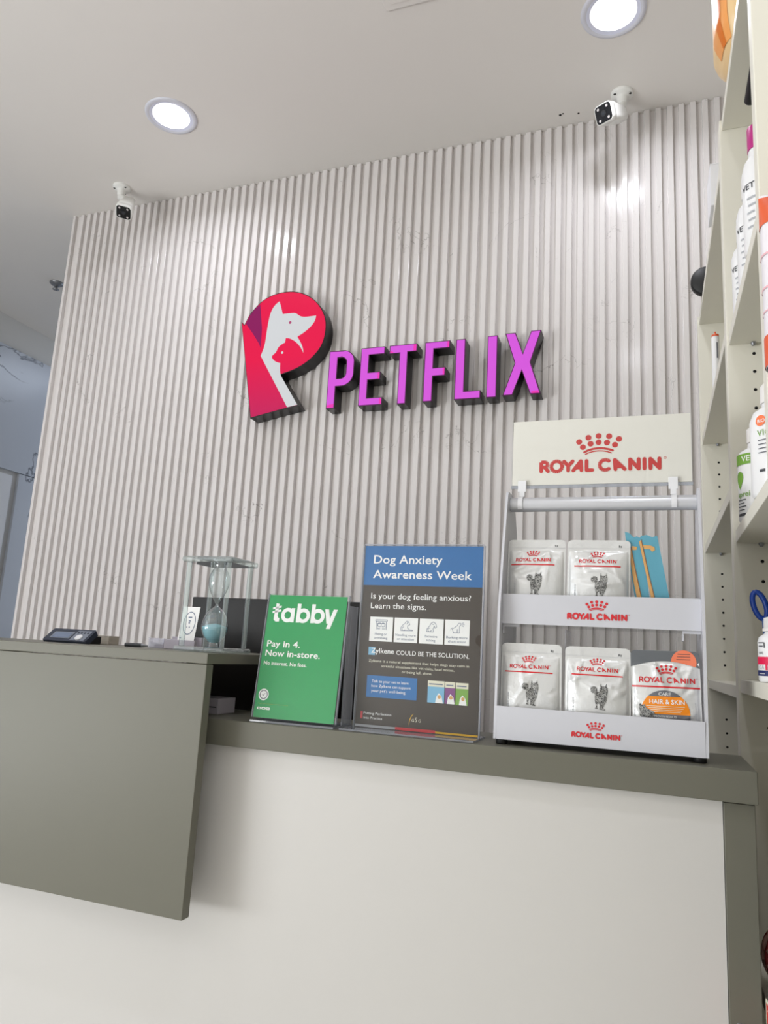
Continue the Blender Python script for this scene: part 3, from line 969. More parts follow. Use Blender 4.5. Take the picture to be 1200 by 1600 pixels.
# 'tabby' lettering with the double-barred t
s_ = gw / 0.1583
U = lambda x_, y_: ((x_ + 0.6649) * s_ + (y_ - H + 0.127) * -0.06 * 0 + 0.0, 0)


def tabby(mb, fr, u0, v0, sx, mt):
    """letters traced on a grid 8 px per unit: x right, y up from the baseline"""
    k_ = sx / 850.0
    P = lambda pts: [(u0 + p[0] * k_, v0 + p[1] * k_) for p in pts]
    st = 58 * k_
    # t
    mb.poly(fr, P([(52, 235), (94, 225), (88, 75), (100, 50), (118, 46), (118, 2), (70, 0), (40, 22), (38, 75)]), 0.0004, mt)
    mb.poly(fr, P([(10, 152), (128, 178), (128, 205), (10, 179)]), 0.0004, mt)
    mb.poly(fr, P([(10, 104), (128, 130), (128, 157), (10, 131)]), 0.0004, mt)

    def bowl(cx):
        o = arc(cx, 88, 92, 0, 360, 36)[:-1]; i_ = arc(cx, 88, 46, 0, 360, 36)[:-1]
        mb.poly(fr, P(o), 0.0004, mt, [P(i_)])
    bowl(230)
    mb.poly(fr, P([(272, 178), (322, 178), (322, 0), (272, 0)]), 0.00042, mt)
    mb.poly(fr, P([(352, 236), (402, 236), (402, 0), (352, 0)]), 0.00042, mt)
    bowl(446)
    mb.poly(fr, P([(552, 236), (602, 236), (602, 0), (552, 0)]), 0.00042, mt)
    bowl(646)
    mb.poly(fr, P([(735, 178), (785, 178), (812, 72), (800, 0), (772, 0)]), 0.0004, mt)
    mb.poly(fr, P([(850, 178), (904, 178), (826, -62), (772, -62)]), 0.00042, mt)


tabby(hd, fg, 0.0080, 0.1655, 0.120, M_pw)
hd.build('heading', gp)
tx = MB()
tx.text(fg, 'Pay in 4.', 0.0075, 0.1215, M_pw, width=0.0645, size=0.0105, bold=0.018)
tx.text(fg, 'Now in-store.', 0.0070, 0.1050, M_pw, width=0.1055, size=0.0105, bold=0.018)
tx.text(fg, 'No interest. No fees.', 0.0065, 0.0895, M_pw, width=0.0830, size=0.0062, bold=0.014)
tx.text(fg, 'Visit our website to learn more', 0.0062, 0.0225, M_pgreen, width=0.058, size=0.0022, d=0.0004)
tx.build('lettering', gp)
bd = MB()
bu, bv = 0.0150, 0.0385
bd.ring(fg, bu, bv, 0.0078, 0.0098, 0.0004, M_pw).ring(fg, bu, bv, 0.0062, 0.0078, 0.0004, M_greyp).disc(fg, bu, bv, 0.0062, 0.0004, M_pw)
bd.strokes(fg, [[(bu - 0.0022, bv), (bu - 0.0005, bv - 0.0018), (bu + 0.0026, bv + 0.002)]], 0.0009, 0.0006, M_ink)
bd.build('badge', gp)
pl = MB()
for q in range(3):
    pl.poly(fg, rrect(0.0060 + q * 0.0085, 0.0138 + q * 0.0085, 0.0135, 0.0175, 0.0012), 0.0004, M_pw)
    pl.rect(fg, 0.0075 + q * 0.0085, 0.0122 + q * 0.0085, 0.0148, 0.0162, 0.0005, M_green)
pl.build('payment_mark', gp)

# ------------------------------------------------------------------ dog poster in its upright holder
PY = 1.2
fp = Fr((-0.4745, PY, 1.0545))
OX, OZ = -0.4745, 1.0545
pw_, ph_ = 0.2115, 0.3090
ps = thing('sign_holder', 'clear upright acrylic holder with finger notch around the dog poster', 'sign holder', (-0.369, 1.2, ZT))
MB().fbox(fp, -0.001, pw_ + 0.001, 0.0, ph_ + 0.001, -0.0030, -0.0012, M_acr).build('back_sheet', ps)
notch = [(pw_ + 0.001, 0.1435)] + arc(pw_ + 0.001, 0.1535, 0.0095, 270, 90, 12)[1:-1] + [(pw_ + 0.001, 0.1635)]
fr_out = [(-0.001, 0.0), (pw_ + 0.001, 0.0)] + notch + [(pw_ + 0.001, ph_ + 0.001), (-0.001, ph_ + 0.001)]
MB().prism(fp, fr_out, 0.0012, 0.0030, M_acr).build('front_sheet', ps)
MB().fbox(fp, pw_ + 0.0012, pw_ + 0.0032, 0.0, ph_ + 0.001, -0.0030, 0.0030, M_acre).build('edge', ps)
MB().fbox(fp, -0.0032, -0.0012, 0.0, ph_ + 0.001, -0.0030, 0.0030, M_acre).build('edge', ps)
MB().fbox(fp, -0.001, pw_ + 0.001, ph_ + 0.0012, ph_ + 0.0030, -0.0030, 0.0030, M_acre).build('edge', ps)
MB().box(-0.4835, -0.2590, 1.152, 1.236, ZT + 0.0003, ZT + 0.0029, M_acre).build('foot', ps)
po = thing('poster', 'dark poster with a blue top about anxious dogs in the upright holder', 'poster', (-0.369, 1.2, 1.0545))
MB().fbox(fp, 0, pw_, 0, ph_, -0.0004, 0.0, M_pbrown).build('sheet', po)
L = lambda x_: x_ - OX
V = lambda z_: z_ - OZ
MB().rect(fp, 0.0, pw_, 0.2398, ph_, 0.0003, M_pblue).build('blue_header', po)
h_ = MB()
h_.text(fp, 'Dog Anxiety', L(-0.4575), V(1.3326), M_pw, width=0.1245, size=0.0145, bold=0.012, d=0.0006)
h_.text(fp, 'Awareness Week', L(-0.4572), V(1.3069), M_pw, width=0.176, size=0.0140, bold=0.012, d=0.0006)
h_.build('headline', po)
q_ = MB()
q_.text(fp, 'Is your dog feeling anxious?', L(-0.4587), V(1.2712), M_pw, width=0.1772, size=0.0098, bold=0.0035, d=0.0004)
q_.text(fp, 'Learn the signs.', L(-0.4582), V(1.2543), M_pw, width=0.0998, size=0.0098, bold=0.0035, d=0.0004)
q_.build('question', po)
tiles = [(-0.4579, 'Hiding or', 'trembling'), (-0.4133, 'Needing more', 'or attention'), (-0.3684, 'Excessive', 'licking'), (-0.3240, 'Barking more', 'than usual')]
for i, (x_, a_, b_) in enumerate(tiles):
    u0 = L(x_); u1 = u0 + 0.0418; v0 = V(1.1985); v1 = V(1.2398)
    tb = MB().rect(fp, u0, u1, v0, v1, 0.0003, M_pw)
    tb.text(fp, a_, (u0 + u1) / 2, v0 + 0.0105, M_navy, width=0.0215 if i in (0, 2) else 0.0360, size=0.0040, d=0.0005, align='C')
    tb.text(fp, b_, (u0 + u1) / 2, v0 + 0.0040, M_navy, width=0.0245 if i == 0 else (0.0150 if i == 2 else 0.030), size=0.0040, d=0.0005, align='C')
    to = tb.build('icon_tile', po)
    cx, cy = (u0 + u1) / 2, v0 + 0.028
    ic = MB(); sw_ = 0.0008
    C_ = lambda pts: [(cx + p[0] * 0.001, cy + p[1] * 0.001) for p in pts]
    if i == 0:
        ic.strokes(fp, [C_([(-10.5, 8.5), (10.5, 8.5), (10.5, 6), (-10.5, 6), (-10.5, 8.5)]), C_([(-9, 6), (-9, -8)]), C_([(9, 6), (9, -8)]),
                        C_(arc(-3.2, 0, 3.4, 20, 330, 10)), C_(arc(3.2, 0, 3.4, 200, -130, 10)), C_([(-7, -7), (-7, 2), (7, 2), (7, -7)]), C_([(-6, -7), (-2, -7)]), C_([(2, -7), (6, -7)])], sw_, 0.0005, M_navy, 6)
    elif i == 1:
        ic.strokes(fp, [C_([(-9, -8), (-9.5, -4), (-6, 1), (-2, 4), (0, 7.5), (3, 8), (6, 4), (7, 2), (3, 0.5), (3, -4), (7, -6.5), (12, -6.5), (12, -8), (-9, -8)]), C_(arc(-4, -5, 3, 90, 330, 8)), C_([(3, 7), (1.5, 3)])], sw_, 0.0005, M_navy, 6)
    elif i == 2:
        ic.strokes(fp, [C_([(-8, -8), (-8, -4), (-3, 2), (-1, 6), (3, 8.5), (7, 6), (9, 0), (6, -2), (5, 2), (3, -3), (4, -8), (-8, -8)]), C_(arc(-3, -5, 3, 80, 360, 8)), C_([(1, 5), (4, 4)])], sw_, 0.0005, M_navy, 6)
    else:
        ic.strokes(fp, [C_([(-6, -8), (-8.5, -2), (-4, 1), (0, 4), (2, 8), (6, 8), (6, 5), (4, 3), (4, -8), (-6, -8)]), C_(arc(-8, -3, 3, 90, 200, 6)), C_([(8, 8), (11, 9)]), C_([(8.5, 6), (12, 6)]), C_([(8, 4), (11, 3)]), C_([(0, -8), (0, -2)])], sw_, 0.0005, M_navy, 6)
    ic.build('dog_icon', to)
bn = MB()
bn.rect(fp, L(-0.4578), L(-0.4457), V(1.1750), V(1.1884), 0.0003, M_plblue)
bn.text(fp, 'Zylkene', L(-0.4527), V(1.1785), M_pw, width=0.0412, size=0.0085, bold=0.012, d=0.0005)
bn.text(fp, 'COULD BE THE SOLUTION.', L(-0.4072), V(1.1775), M_pw, width=0.126, size=0.0074, bold=0.003, d=0.0005)
bn.build('product_line', po)
sm_ = MB()
sm_.text(fp, 'Zylkene is a natural supplement that helps dogs stay calm in', L(-0.3685), V(1.1634), M_pcream, width=0.1755, size=0.0042, d=0.0004, align='C')
sm_.text(fp, 'stressful situations like vet visits, loud noises,', L(-0.3690), V(1.1555), M_pcream, width=0.1270, size=0.0042, d=0.0004, align='C')
sm_.text(fp, 'or being left alone.', L(-0.3693), V(1.1478), M_pcream, width=0.0530, size=0.0042, d=0.0004, align='C')
sm_.build('small_print', po)
bb = MB().rect(fp, L(-0.4575), L(-0.3680), V(1.1051), V(1.1410), 0.0003, M_pblue2)
bb.text(fp, 'Talk to your vet to learn', L(-0.4484), V(1.1296), M_pw, width=0.0655, size=0.0046, d=0.0005)
bb.text(fp, 'how Zylkene can support', L(-0.4486), V(1.1218), M_pw, width=0.0700, size=0.0046, d=0.0005)
bb.text(fp, "your pet's well-being.", L(-0.4486), V(1.1139), M_pw, width=0.0620, size=0.0046, d=0.0005)
bb.build('blue_box', po)
for (a0, a1, z0_, z1_, mm_) in ((-0.3493, -0.3209, 1.1037, 1.1390, M_plblue), (-0.3197, -0.3030, 1.1037, 1.1387, M_pviolet), (-0.3017, -0.2809, 1.1030, 1.1384, M_pgreen)):
    pk = MB().rect(fp, L(a0), L(a1), V(z0_), V(z1_), 0.0003, mm_).rect(fp, L(a0), L(a1), V(z1_ - 0.0095), V(z1_), 0.0005, M_pcream)
    mid_ = (a0 + a1) / 2 + (0.006 if a1 - a0 > 0.025 else 0.002)
    pk.poly(fp, [(L(mid_ - 0.0065), V(z0_)), (L(mid_ + 0.0065), V(z0_)), (L(mid_ + 0.004), V(z0_ + 0.011)), (L(mid_ - 0.001), V(z0_ + 0.016)), (L(mid_ - 0.005), V(z0_ + 0.010))], 0.0005, M_pw)
    pk.disc(fp, L(mid_), V(z0_ + 0.010), 0.003, 0.0007, M_stick, 12)
    pk.rect(fp, L(a0 + 0.002), L(a1 - 0.003), V(z1_ - 0.0062), V(z1_ - 0.0045), 0.0007, M_navy)
    pk.build('product_picture', po)
ft_ = MB().rect(fp, L(-0.4655), L(-0.4618), V(1.0690), V(1.0808), 0.0003, M_rose)
ft_.text(fp, 'Putting Perfection', L(-0.4600), V(1.0765), M_pw, width=0.0495, size=0.0040, d=0.0004)
ft_.text(fp, 'into Practice', L(-0.4598), V(1.0690), M_pw, width=0.0336, size=0.0040, d=0.0004)
ft_.build('slogan', po)
gl = MB().poly(fp, [(L(-0.3795), V(1.064)), (L(-0.3785), V(1.0735)), (L(-0.3755), V(1.080)), (L(-0.3713), V(1.0840)), (L(-0.3750), V(1.0785)), (L(-0.3775), V(1.0725))], 0.0003, M_yellow)
gl.text(fp, 'G', L(-0.3745), V(1.0706), M_pcream, size=0.0046, d=0.0004).text(fp, 'S', L(-0.3690), V(1.0706), M_pcream, size=0.0072, d=0.0004).text(fp, 'G', L(-0.3628), V(1.0706), M_pcream, size=0.0046, d=0.0004)
gl.build('emblem', po)
sb = MB().rect(fp, 0.0, L(-0.4027), 0.0010, 0.0050, 0.0003, M_lgrey).rect(fp, L(-0.4027), L(-0.3335), 0.0010, 0.0055, 0.0003, M_rose).rect(fp, L(-0.3335), pw_, 0.0010, 0.0040, 0.0003, M_yellow)
sb.build('colour_stripe', po)

# ------------------------------------------------------------------ crown and wordmark printed on rack and pouches
def crown_mark(mb, fr, u, v, w, mt, d=0.0004, thin=False):
    """crown of ten dots over two arcs, and the two-word name below; u = centre, v = baseline, w = width of the words"""
    k_ = w / 800.0
    Q = lambda pts: [(u + (p[0] - 573) * k_, v + p[1] * k_) for p in pts]
    for x_, y_ in ((432, 212), (494, 240), (561, 249), (630, 244), (694, 222), (457, 174), (508, 196), (561, 204), (616, 200), (668, 182)):
        mb.disc(fr, u + (x_ - 573 + 8) * k_, v + y_ * k_, 20 * k_, d, mt, 16)
    mb.strokes(fr, [Q([(474, 137), (502, 151), (532, 159), (565, 162), (600, 160), (632, 154), (662, 143)])], 15 * k_, d, mt, 6)
    mb.strokes(fr, [Q([(482, 122), (505, 133), (535, 141), (565, 144), (598, 142), (628, 136), (652, 126)])], 8 * k_, d, mt, 6)
    a = 62 if not thin else 66
    t_w = (25 if not thin else 17) * k_
    cap = 86
    h0, h1 = 10, cap - 10
    S_ = []
    S_.append([(185, h0), (185, h1), (210, h1)] + arc(210, h1 - 18, 18, 90, -90, 8) + [(195, h1 - 36)]); S_.append([(208, h1 - 36), (232, h0)])
    S_.append(arc(290, 43, 37, 0, 360, 20))
    S_.append([(340, h1), (368, 44), (398, h1)]); S_.append([(368, 44), (368, h0)])
    S_.append([(400, h0), (440, h1), (462, h0)] if thin else [(402, h0), (452, h1), (456, h0)]); S_.append([(420, 30), (456, 30)])
    S_.append([(490, h1), (490, h0), (528, h0)])
    S_.append(arc(612, 43, 36, 50, 310, 16))
    S_.append([(678, h0), (674, h1), (738, h0)]); S_.append([(686, 30), (708, 30)])
    S_.append([(772, h0), (772, h1), (826, h0), (826, h1)])
    S_.append([(862, h0), (862, h1)])
    S_.append([(900, h0), (900, h1), (956, h0), (956, h1)])
    mb.strokes(fr, [Q(l) for l in S_], t_w, d + 0.00005, mt, 8)
    mb.ring(fr, u + (992 - 573) * k_, v + 80 * k_, 6 * k_, 9 * k_, d, mt, 10)
    return mb


# ------------------------------------------------------------------ pet food display rack
RX0, RX1 = -0.2325, 0.0735
rk = thing('display_rack', 'white countertop rack with two tiers of pet food pouches and a header sign', 'display rack', (-0.08, 1.24, ZT))
for s in (RX0, RX1 - 0.004):
    fside = Fr((s, 0, 0), (0, 1, 0), (0, 0, 1))
    pts = [(1.1700, 1.0595), (1.335, 1.0595), (1.335, 1.30), (1.320, 1.40)] + arc(1.272, 1.440, 0.024, 10, 90, 6) + arc(1.236, 1.452, 0.012, 90, 170, 4) + [(1.2020, 1.37), (1.1790, 1.26)]
    MB().prism(fside, pts, 0.0, 0.004, M_rackw).build('side_panel', rk, bevel=0.0006)
xa, xb = RX0 + 0.0042, RX1 - 0.0042
flo = Fr((0, 1.1705, 0), (1, 0, 0), (0, 0.10, 1))
lo = MB().prism(Fr((0, 1.1705, 1.0595), (1, 0, 0), (0, 0.0, 1)), rrect(xa, xb, 0.0, 0.0495, 0.001), -0.003, 0.0, M_rackw)
loo = lo.build('lower_lip', rk)
crown_mark(MB(), Fr((0, 1.1705, 1.0595)), -0.0800, 0.0135, 0.070, M_red, d=0.0006).build('logo', loo, label='red crown mark and lettering')
MB().box(xa, xb, 1.1736, 1.305, 1.0600, 1.0640, M_rackw).build('lower_shelf', rk)
fu = Fr((0, 1.1990, 1.2375))
upo = MB().prism(fu, rrect(xa, xb, 0.0, 0.0480, 0.001), -0.003, 0.0, M_rackw).build('upper_lip', rk)
crown_mark(MB(), fu, -0.0805, 0.0108, 0.091, M_red, d=0.0006).build('logo', upo, label='red crown mark and lettering')
MB().box(xa, xb, 1.2021, 1.325, 1.2380, 1.2400, M_acr).build('upper_shelf', rk)
MB().box(xa, xb, 1.3056, 1.3076, 1.0600, 1.30, M_acr).build('back_sheet', rk)
# transparent divider standing in the lower tier
MB().box(-0.1300, -0.1285, 1.2100, 1.300, 1.0642, 1.232, M_acrh).build('divider', rk)
for s in (xa + 0.0003, xb - 0.0263):
    MB().box(s, s + 0.026, 1.205, 1.2065, 1.2330, 1.2372, M_rackw).box(s, s + 0.002, 1.205, 1.24, 1.222, 1.2330, M_rackw).build('shelf_clip', rk)
MB().tube([(xa, 1.250, 1.4440), (xb, 1.250, 1.4440)], 0.0122, M_rail, 32).build('rail', rk)
for x_, y_ in ((RX0 + 0.0115, 1.182), (RX1 - 0.0115, 1.182), (RX0 + 0.0115, 1.318), (RX1 - 0.0115, 1.318)):
    MB().lathe((x_, y_, ZT + 0.0002), [(0.0082, 0), (0.0092, 0.001), (0.0090, 0.0078)], M_blackm, 20).build('foot', rk)
fh = Fr((-0.2268, 1.250, 1.4785), (1, 0, 0), (0, 0.0, 1))
hs = MB().prism(fh, [(0, 0), (0.2905, 0.0), (0.2900, 0.1157), (0.0005, 0.1157)], -0.0015, 0.0, M_card).build('header_sign', rk)
crown_mark(MB(), fh, 0.1462, 0.0215, 0.199, M_redd, d=0.0004).build('logo', hs, label='brick red crown mark and lettering')
MB().fbox(fh, -0.002, 0.2925, -0.0065, 0.1168, 0.0012, 0.0024, M_acr).build('sign_cover', hs)
MB().fbox(fh, -0.0015, 0.2920, -0.0060, -0.0005, -0.0012, 0.0008, M_acre).build('sign_edge', hs)
for x_ in (-0.2085, 0.0352):
    c_ = MB().box(x_ - 0.0072, x_ + 0.0072, 1.2435, 1.2475, 1.4655, 1.4860, M_white)
    cl = c_.build('clip', rk, bevel=0.0008)
    xo = 0.0008 if x_ > 0 else -0.002
    pts = [(x_ + xo, 1.250 + 0.0142 * math.cos(math.radians(a)), 1.444 + 0.0142 * math.sin(math.radians(a))) for a in range(80, 236, 12)]
    sec = MB()
    for i in range(len(pts) - 1):
        a, b = Vector(pts[i]), Vector(pts[i + 1])
        for (o1, o2) in (((-0.0040, 0.0040), None),):
            sec.add([a + Vector((o1[0], 0, 0)), a + Vector((o1[1], 0, 0)), b + Vector((o1[1], 0, 0)), b + Vector((o1[0], 0, 0))], [(0, 1, 2, 3)], M_white)
    sec.box(x_ - 0.0035, x_ + 0.0035, 1.2442, 1.2475, 1.4578, 1.4654, M_white)
    so = sec.build('clip_hook', cl)
    sm2 = so.modifiers.new('thick', 'SOLIDIFY'); sm2.thickness = 0.0016; sm2.offset = 1


# ------------------------------------------------------------------ pouches
def pouch_surface(w, h, t, seed):
    rnd = random.Random(seed)
    cr = [(rnd.uniform(0.1, 0.9) * w, rnd.uniform(0.05, 0.95) * h, rnd.uniform(0, PI), rnd.uniform(0.3, 1.0) * 0.0024 * rnd.choice((1, 1, -0.7))) for _ in range(17)]

    def f(u, v):
        a = max(0.0, min(1.0, u / w)); b = max(0.0, min(1.0, v / h))
        e = max(0.0, math.sin(PI * min(1, max(0, (a - 0.035) / 0.93)))) ** 0.45 if 0.035 < a < 0.965 else 0.0
        g = max(0.0, math.sin(PI * min(1, (b + 0.15) / 1.02))) ** 0.6 if b < 0.865 else 0.0
        z = t * e * g
        for cx_, cy_, an, am in cr:
            dx, dy = (u - cx_), (v - cy_)
            p = dx * math.cos(an) + dy * math.sin(an); q = -dx * math.sin(an) + dy * math.cos(an)
            z += am * math.exp(-(p / (0.0042 * w / 0.1)) ** 2 - (q / (0.020 * w / 0.1)) ** 2) * min(1.0, max(0.0, (0.90 - b) * 8)) * min(1.0, max(0.0, min(a, 1 - a) * 9))
        return z
    return f


def curved_poly(mb, fr, pts, d, mt, levels=3):
    """a flat outline cut into small triangles so that it follows a curved surface"""
    tri = [tuple(Vector(pts[i]) for i in t) for t in tessellate_polygon([[Vector((p[0], p[1], 0)) for p in pts]])]
    for _ in range(levels):
        out = []
        for a, b, c in tri:
            ab, bc, ca = (a + b) / 2, (b + c) / 2, (c + a) / 2
            out += [(a, ab, ca), (ab, b, bc), (ca, bc, c), (ab, bc, ca)]
        tri = out
    vs = [fr(p.x, p.y, d) for t in tri for p in t]
    mb.add(vs, [(3 * i, 3 * i + 1, 3 * i + 2) for i in range(len(tri))], mt)


def cat_print(mb, fr, u, v, s, mt):
    Q = lambda pts: [(u + p[0] * s, v + p[1] * s) for p in pts]
    body = [(-55, 8), (-24, 8), (-30, 24), (-34, 42), (-26, 64), (-12, 66), (-8, 40), (-12, 6), (52, -4), (50, 8), (36, 16), (30, 30), (44, 58), (60, 88), (70, 125), (74, 165), (79, 200), (77, 232), (68, 246), (64, 284), (50, 254), (12, 254), (2, 286), (-4, 248), (-9, 222), (-8, 198), (-22, 188), (-34, 192), (-32, 212), (-38, 232), (-55, 246), (-78, 247), (-98, 236), (-108, 212), (-102, 188), (-84, 174), (-66, 172), (-58, 160), (-60, 120), (-56, 80), (-48, 50), (-46, 30), (-56, 18)]
    pts = Q(body)
    curved_poly(mb, fr, pts, 0.0006, mt)


def make_pouch(label, x0, x1, z0, z1, y, t, seed, kind='white', logo_w=0.062, lv=0.66, lu=0.5, tilt=0.02, lean_=0.05, cat=True):
    w, h = x1 - x0, z1 - z0
    tt = thing('food_pouch', label, 'pet food pouch', ((x0 + x1) / 2, y, z0), 'pet food pouches in the rack')
    f = pouch_surface(w, h, t, seed)
    fr = Fr((x0, y, z0), (1, 0, tilt), (-tilt, lean_, 1), f)
    frb = Fr((x0, y + 0.0015, z0), (1, 0, tilt), (-tilt, lean_, 1), lambda a, b: -0.6 * f(a, b))
    nu, nv = 84, 90
    rc_ = 0.007

    def uv(i, j):
        u = w * i; v = h * j
        # rounded upper corners
        if v > h - rc_:
            k_ = rc_ - math.sqrt(max(0, rc_ ** 2 - (v - (h - rc_)) ** 2))
            u = k_ + (w - 2 * k_) * i
        return u, v
    mb = MB()
    m_ = M_foil
    mb.patch(lambda a, b: fr(*uv(a, b)), nu, nv, m_, True)
    mb.patch(lambda a, b: frb(*uv(1 - a, b)), nu, nv, m_, True)
    bo = mb.build('pouch', tt, weld=True)
    frp = Fr((x0, y, z0), (1, 0, tilt), (-tilt, lean_, 1), f)
    if kind == 'white':
        p = MB()
        p.rect(frp, 0.0, w, h * 0.90, h * 0.903, 0.0003, M_lgrey, 30, 1)
        p.rect(frp, w * 0.82, w * 0.835, h * 0.915, h * 0.94, 0.0004, M_dgrey).rect(frp, w * 0.85, w * 0.862, h * 0.912, h * 0.935, 0.0004, M_dgrey)
        p.build('top_seal', tt)
        lg = MB()
        crown_mark(lg, frp, w * lu, h * lv, logo_w, M_red, d=0.0005, thin=True)
        lg.rect(frp, w * lu - logo_w * 0.62, w * lu + logo_w * 0.60, h * lv - 0.0062, h * lv - 0.0042, 0.0005, M_red, 24, 1)
        lg.build('logo', tt, label='red crown mark and lettering')
        c = MB()
        cat_print(c, frp, w * (lu + 0.052), h * lv - 0.0560, 0.000138, M_tabfur)
        c.build('cat_picture', tt, label='grey tabby cat picture')
        sd = MB()
        for q in range(9):
            sd.rect(frp, w * 0.13, w * 0.145, h * 0.20 + q * 0.0042, h * 0.20 + q * 0.0042 + 0.0026, 0.0005, M_lgrey)
        sd.build('side_print', tt)
    else:
        # grey top with a white curve, coral spot, orange half disc
        c1 = MB()
        def grey(a, b):
            u_ = w * a; e0 = h * (0.800 + 0.090 * math.sin(PI * (0.08 + 0.84 * a)))
            vv = e0 + (h - 0.0002 - e0) * b
            if vv > h - rc_:
                k_ = rc_ - math.sqrt(max(0, rc_ ** 2 - (vv - (h - rc_)) ** 2)); u_ = k_ + (w - 2 * k_) * a
            return frp(u_, vv, 0.0004)
        c1.patch(grey, 40, 16, M_foilg, True)
        c1.build('grey_band', tt, label='dark grey top band')
        c2 = MB()
        arcv = lambda u_: h * (0.800 + 0.090 * math.sin(PI * (0.08 + 0.84 * u_ / w)))
        c2.patch(lambda a, b: (lambda u_, v_: frp(u_, max(v_, arcv(u_)), 0.0008))(w * 0.775 + 0.0175 * b * math.cos(2 * PI * a), h * 0.885 + 0.0175 * b * math.sin(2 * PI * a)), 40, 8, M_peach)
        c2.poly(frp, [(w * 0.965, h * 0.865), (w * 0.99, h * 0.845), (w * 0.99, h * 0.885)], 0.0008, M_pw)
        for q in range(3):
            c2.rect(frp, w * 0.69 - q * 0.001, w * 0.87, h * (0.965 - q * 0.028), h * (0.971 - q * 0.028), 0.0010, M_ink, 8, 1)
        c2.build('coral_spot', tt, label='coral spot')
        lg = MB()
        crown_mark(lg, frp, w * 0.522, h * 0.662, 0.079, M_red, d=0.0006, thin=True)
        lg.rect(frp, 0.001, w - 0.001, h * 0.612, h * 0.628, 0.0006, M_red, 30, 1)
        lg.build('logo', tt, label='red crown mark and lettering')
        hd2 = MB()
        cxu, cyv, rr = w * 0.482, h * 0.345, 0.0340

        def band(y0, y1, mt):
            hd2.patch(lambda a, b: (lambda yy: frp(cxu + (2 * a - 1) * math.sqrt(max(0, rr ** 2 - max(0, yy) ** 2)), cyv + yy, 0.0006))(y0 + (y1 - y0) * b), 20, 10, mt)
        band(-0.0080, -0.0003, M_greyp)
        band(-0.0003, 0.0250, M_orange)
        band(0.0250, rr, M_greyp)
        hd2.text(frp, 'CARE', cxu, cyv + 0.0262, M_pw, width=0.017, size=0.0045, d=0.001, align='C')
        hd2.text(frp, 'HAIR & SKIN', cxu + 0.0028, cyv + 0.0142, M_pw, width=0.0485, size=0.0065, bold=0.012, d=0.001, align='C')
        for q in range(4):
            hd2.rect(frp, cxu - 0.026 + q * 0.003, cxu + 0.027 - q * 0.002, cyv + 0.0105 - q * 0.0026, cyv + 0.0112 - q * 0.0026, 0.001, M_pcream, 10, 1)
        hd2.text(frp, 'PROVEN RESULTS', cxu, cyv - 0.0050, M_pw, width=0.030, size=0.003, d=0.001, align='C')
        hd2.build('orange_half_disc', tt, label='orange half disc with white lettering')
        cs = MB()
        Q = lambda pts: [(w * 0.17 + p[0] * 0.00018, h * 0.315 + p[1] * 0.00018) for p in pts]
        curved_poly(cs, frp, Q([(-30, 0), (70, -10), (90, 20), (75, 45), (40, 55), (20, 70), (10, 95), (-10, 85), (-28, 100), (-35, 70), (-30, 40)]), 0.0011, M_tabfur, 2)
        cs.build('cat_picture', tt, label='small tabby cat picture')
        sd = MB()
        for q in range(9):
            sd.rect(frp, w * 0.91, w * 0.922, h * 0.25 + q * 0.0036, h * 0.25 + q * 0.0036 + 0.0022, 0.0005, M_lgrey)
        sd.build('side_print', tt)
    return tt


make_pouch('white cat food pouch at the left end of the upper tier', -0.2265, -0.1320, 1.2410, 1.3795, 1.222, 0.010, 3, lv=0.727, lu=0.450, logo_w=0.0585, tilt=0.0)
make_pouch('white cat food pouch beside the teal packets on the upper tier', -0.1300, -0.0320, 1.2410, 1.3795, 1.222, 0.012, 8, lv=0.718, lu=0.490, logo_w=0.0590, tilt=-0.01)
make_pouch('white cat food pouch at the left end of the lower tier', -0.2270, -0.1325, 1.0650, 1.2070, 1.192, 0.008, 12, lv=0.721, lu=0.471, logo_w=0.0612, tilt=0.006)
make_pouch('white cat food pouch in the middle of the lower tier', -0.1280, -0.0310, 1.0650, 1.2065, 1.192, 0.010, 21, lv=0.736, lu=0.502, logo_w=0.0615, tilt=0.0)
make_pouch('grey topped pouch with an orange half disc, right end of the lower tier', -0.0285, 0.0680, 1.0650, 1.2055, 1.192, 0.008, 33, kind='hair')


def make_packet(label, pts, y, stripe, group, extra=None):
    zmin = min(p[1] for p in pts)
    t = thing('treat_packet', label, 'treat packet', (sum(p[0] for p in pts) / len(pts), y, zmin), group)
    fr = Fr((0, y, 0), (1, 0, 0), (0, 0.06, 1))
    fr.o = Vector((0, y, 0)) - fr.v * 0
    mb = MB().prism(Fr((0, y, 0)), pts, -0.004, 0.0, M_teal)
    mb.build('wrapper', t, bevel=0.0012)
    s = MB().poly(Fr((0, y, 0)), stripe, 0.0005, M_stick)
    s.strokes(Fr((0, y, 0)), [stripe[1:4]], 0.0011, 0.0007, M_brown)
    if extra:
        for e in extra:
            s.poly(Fr((0, y, 0)), e, 0.0006, M_stick)
    s.build('treat_picture', t, label='orange treat sticks picture')


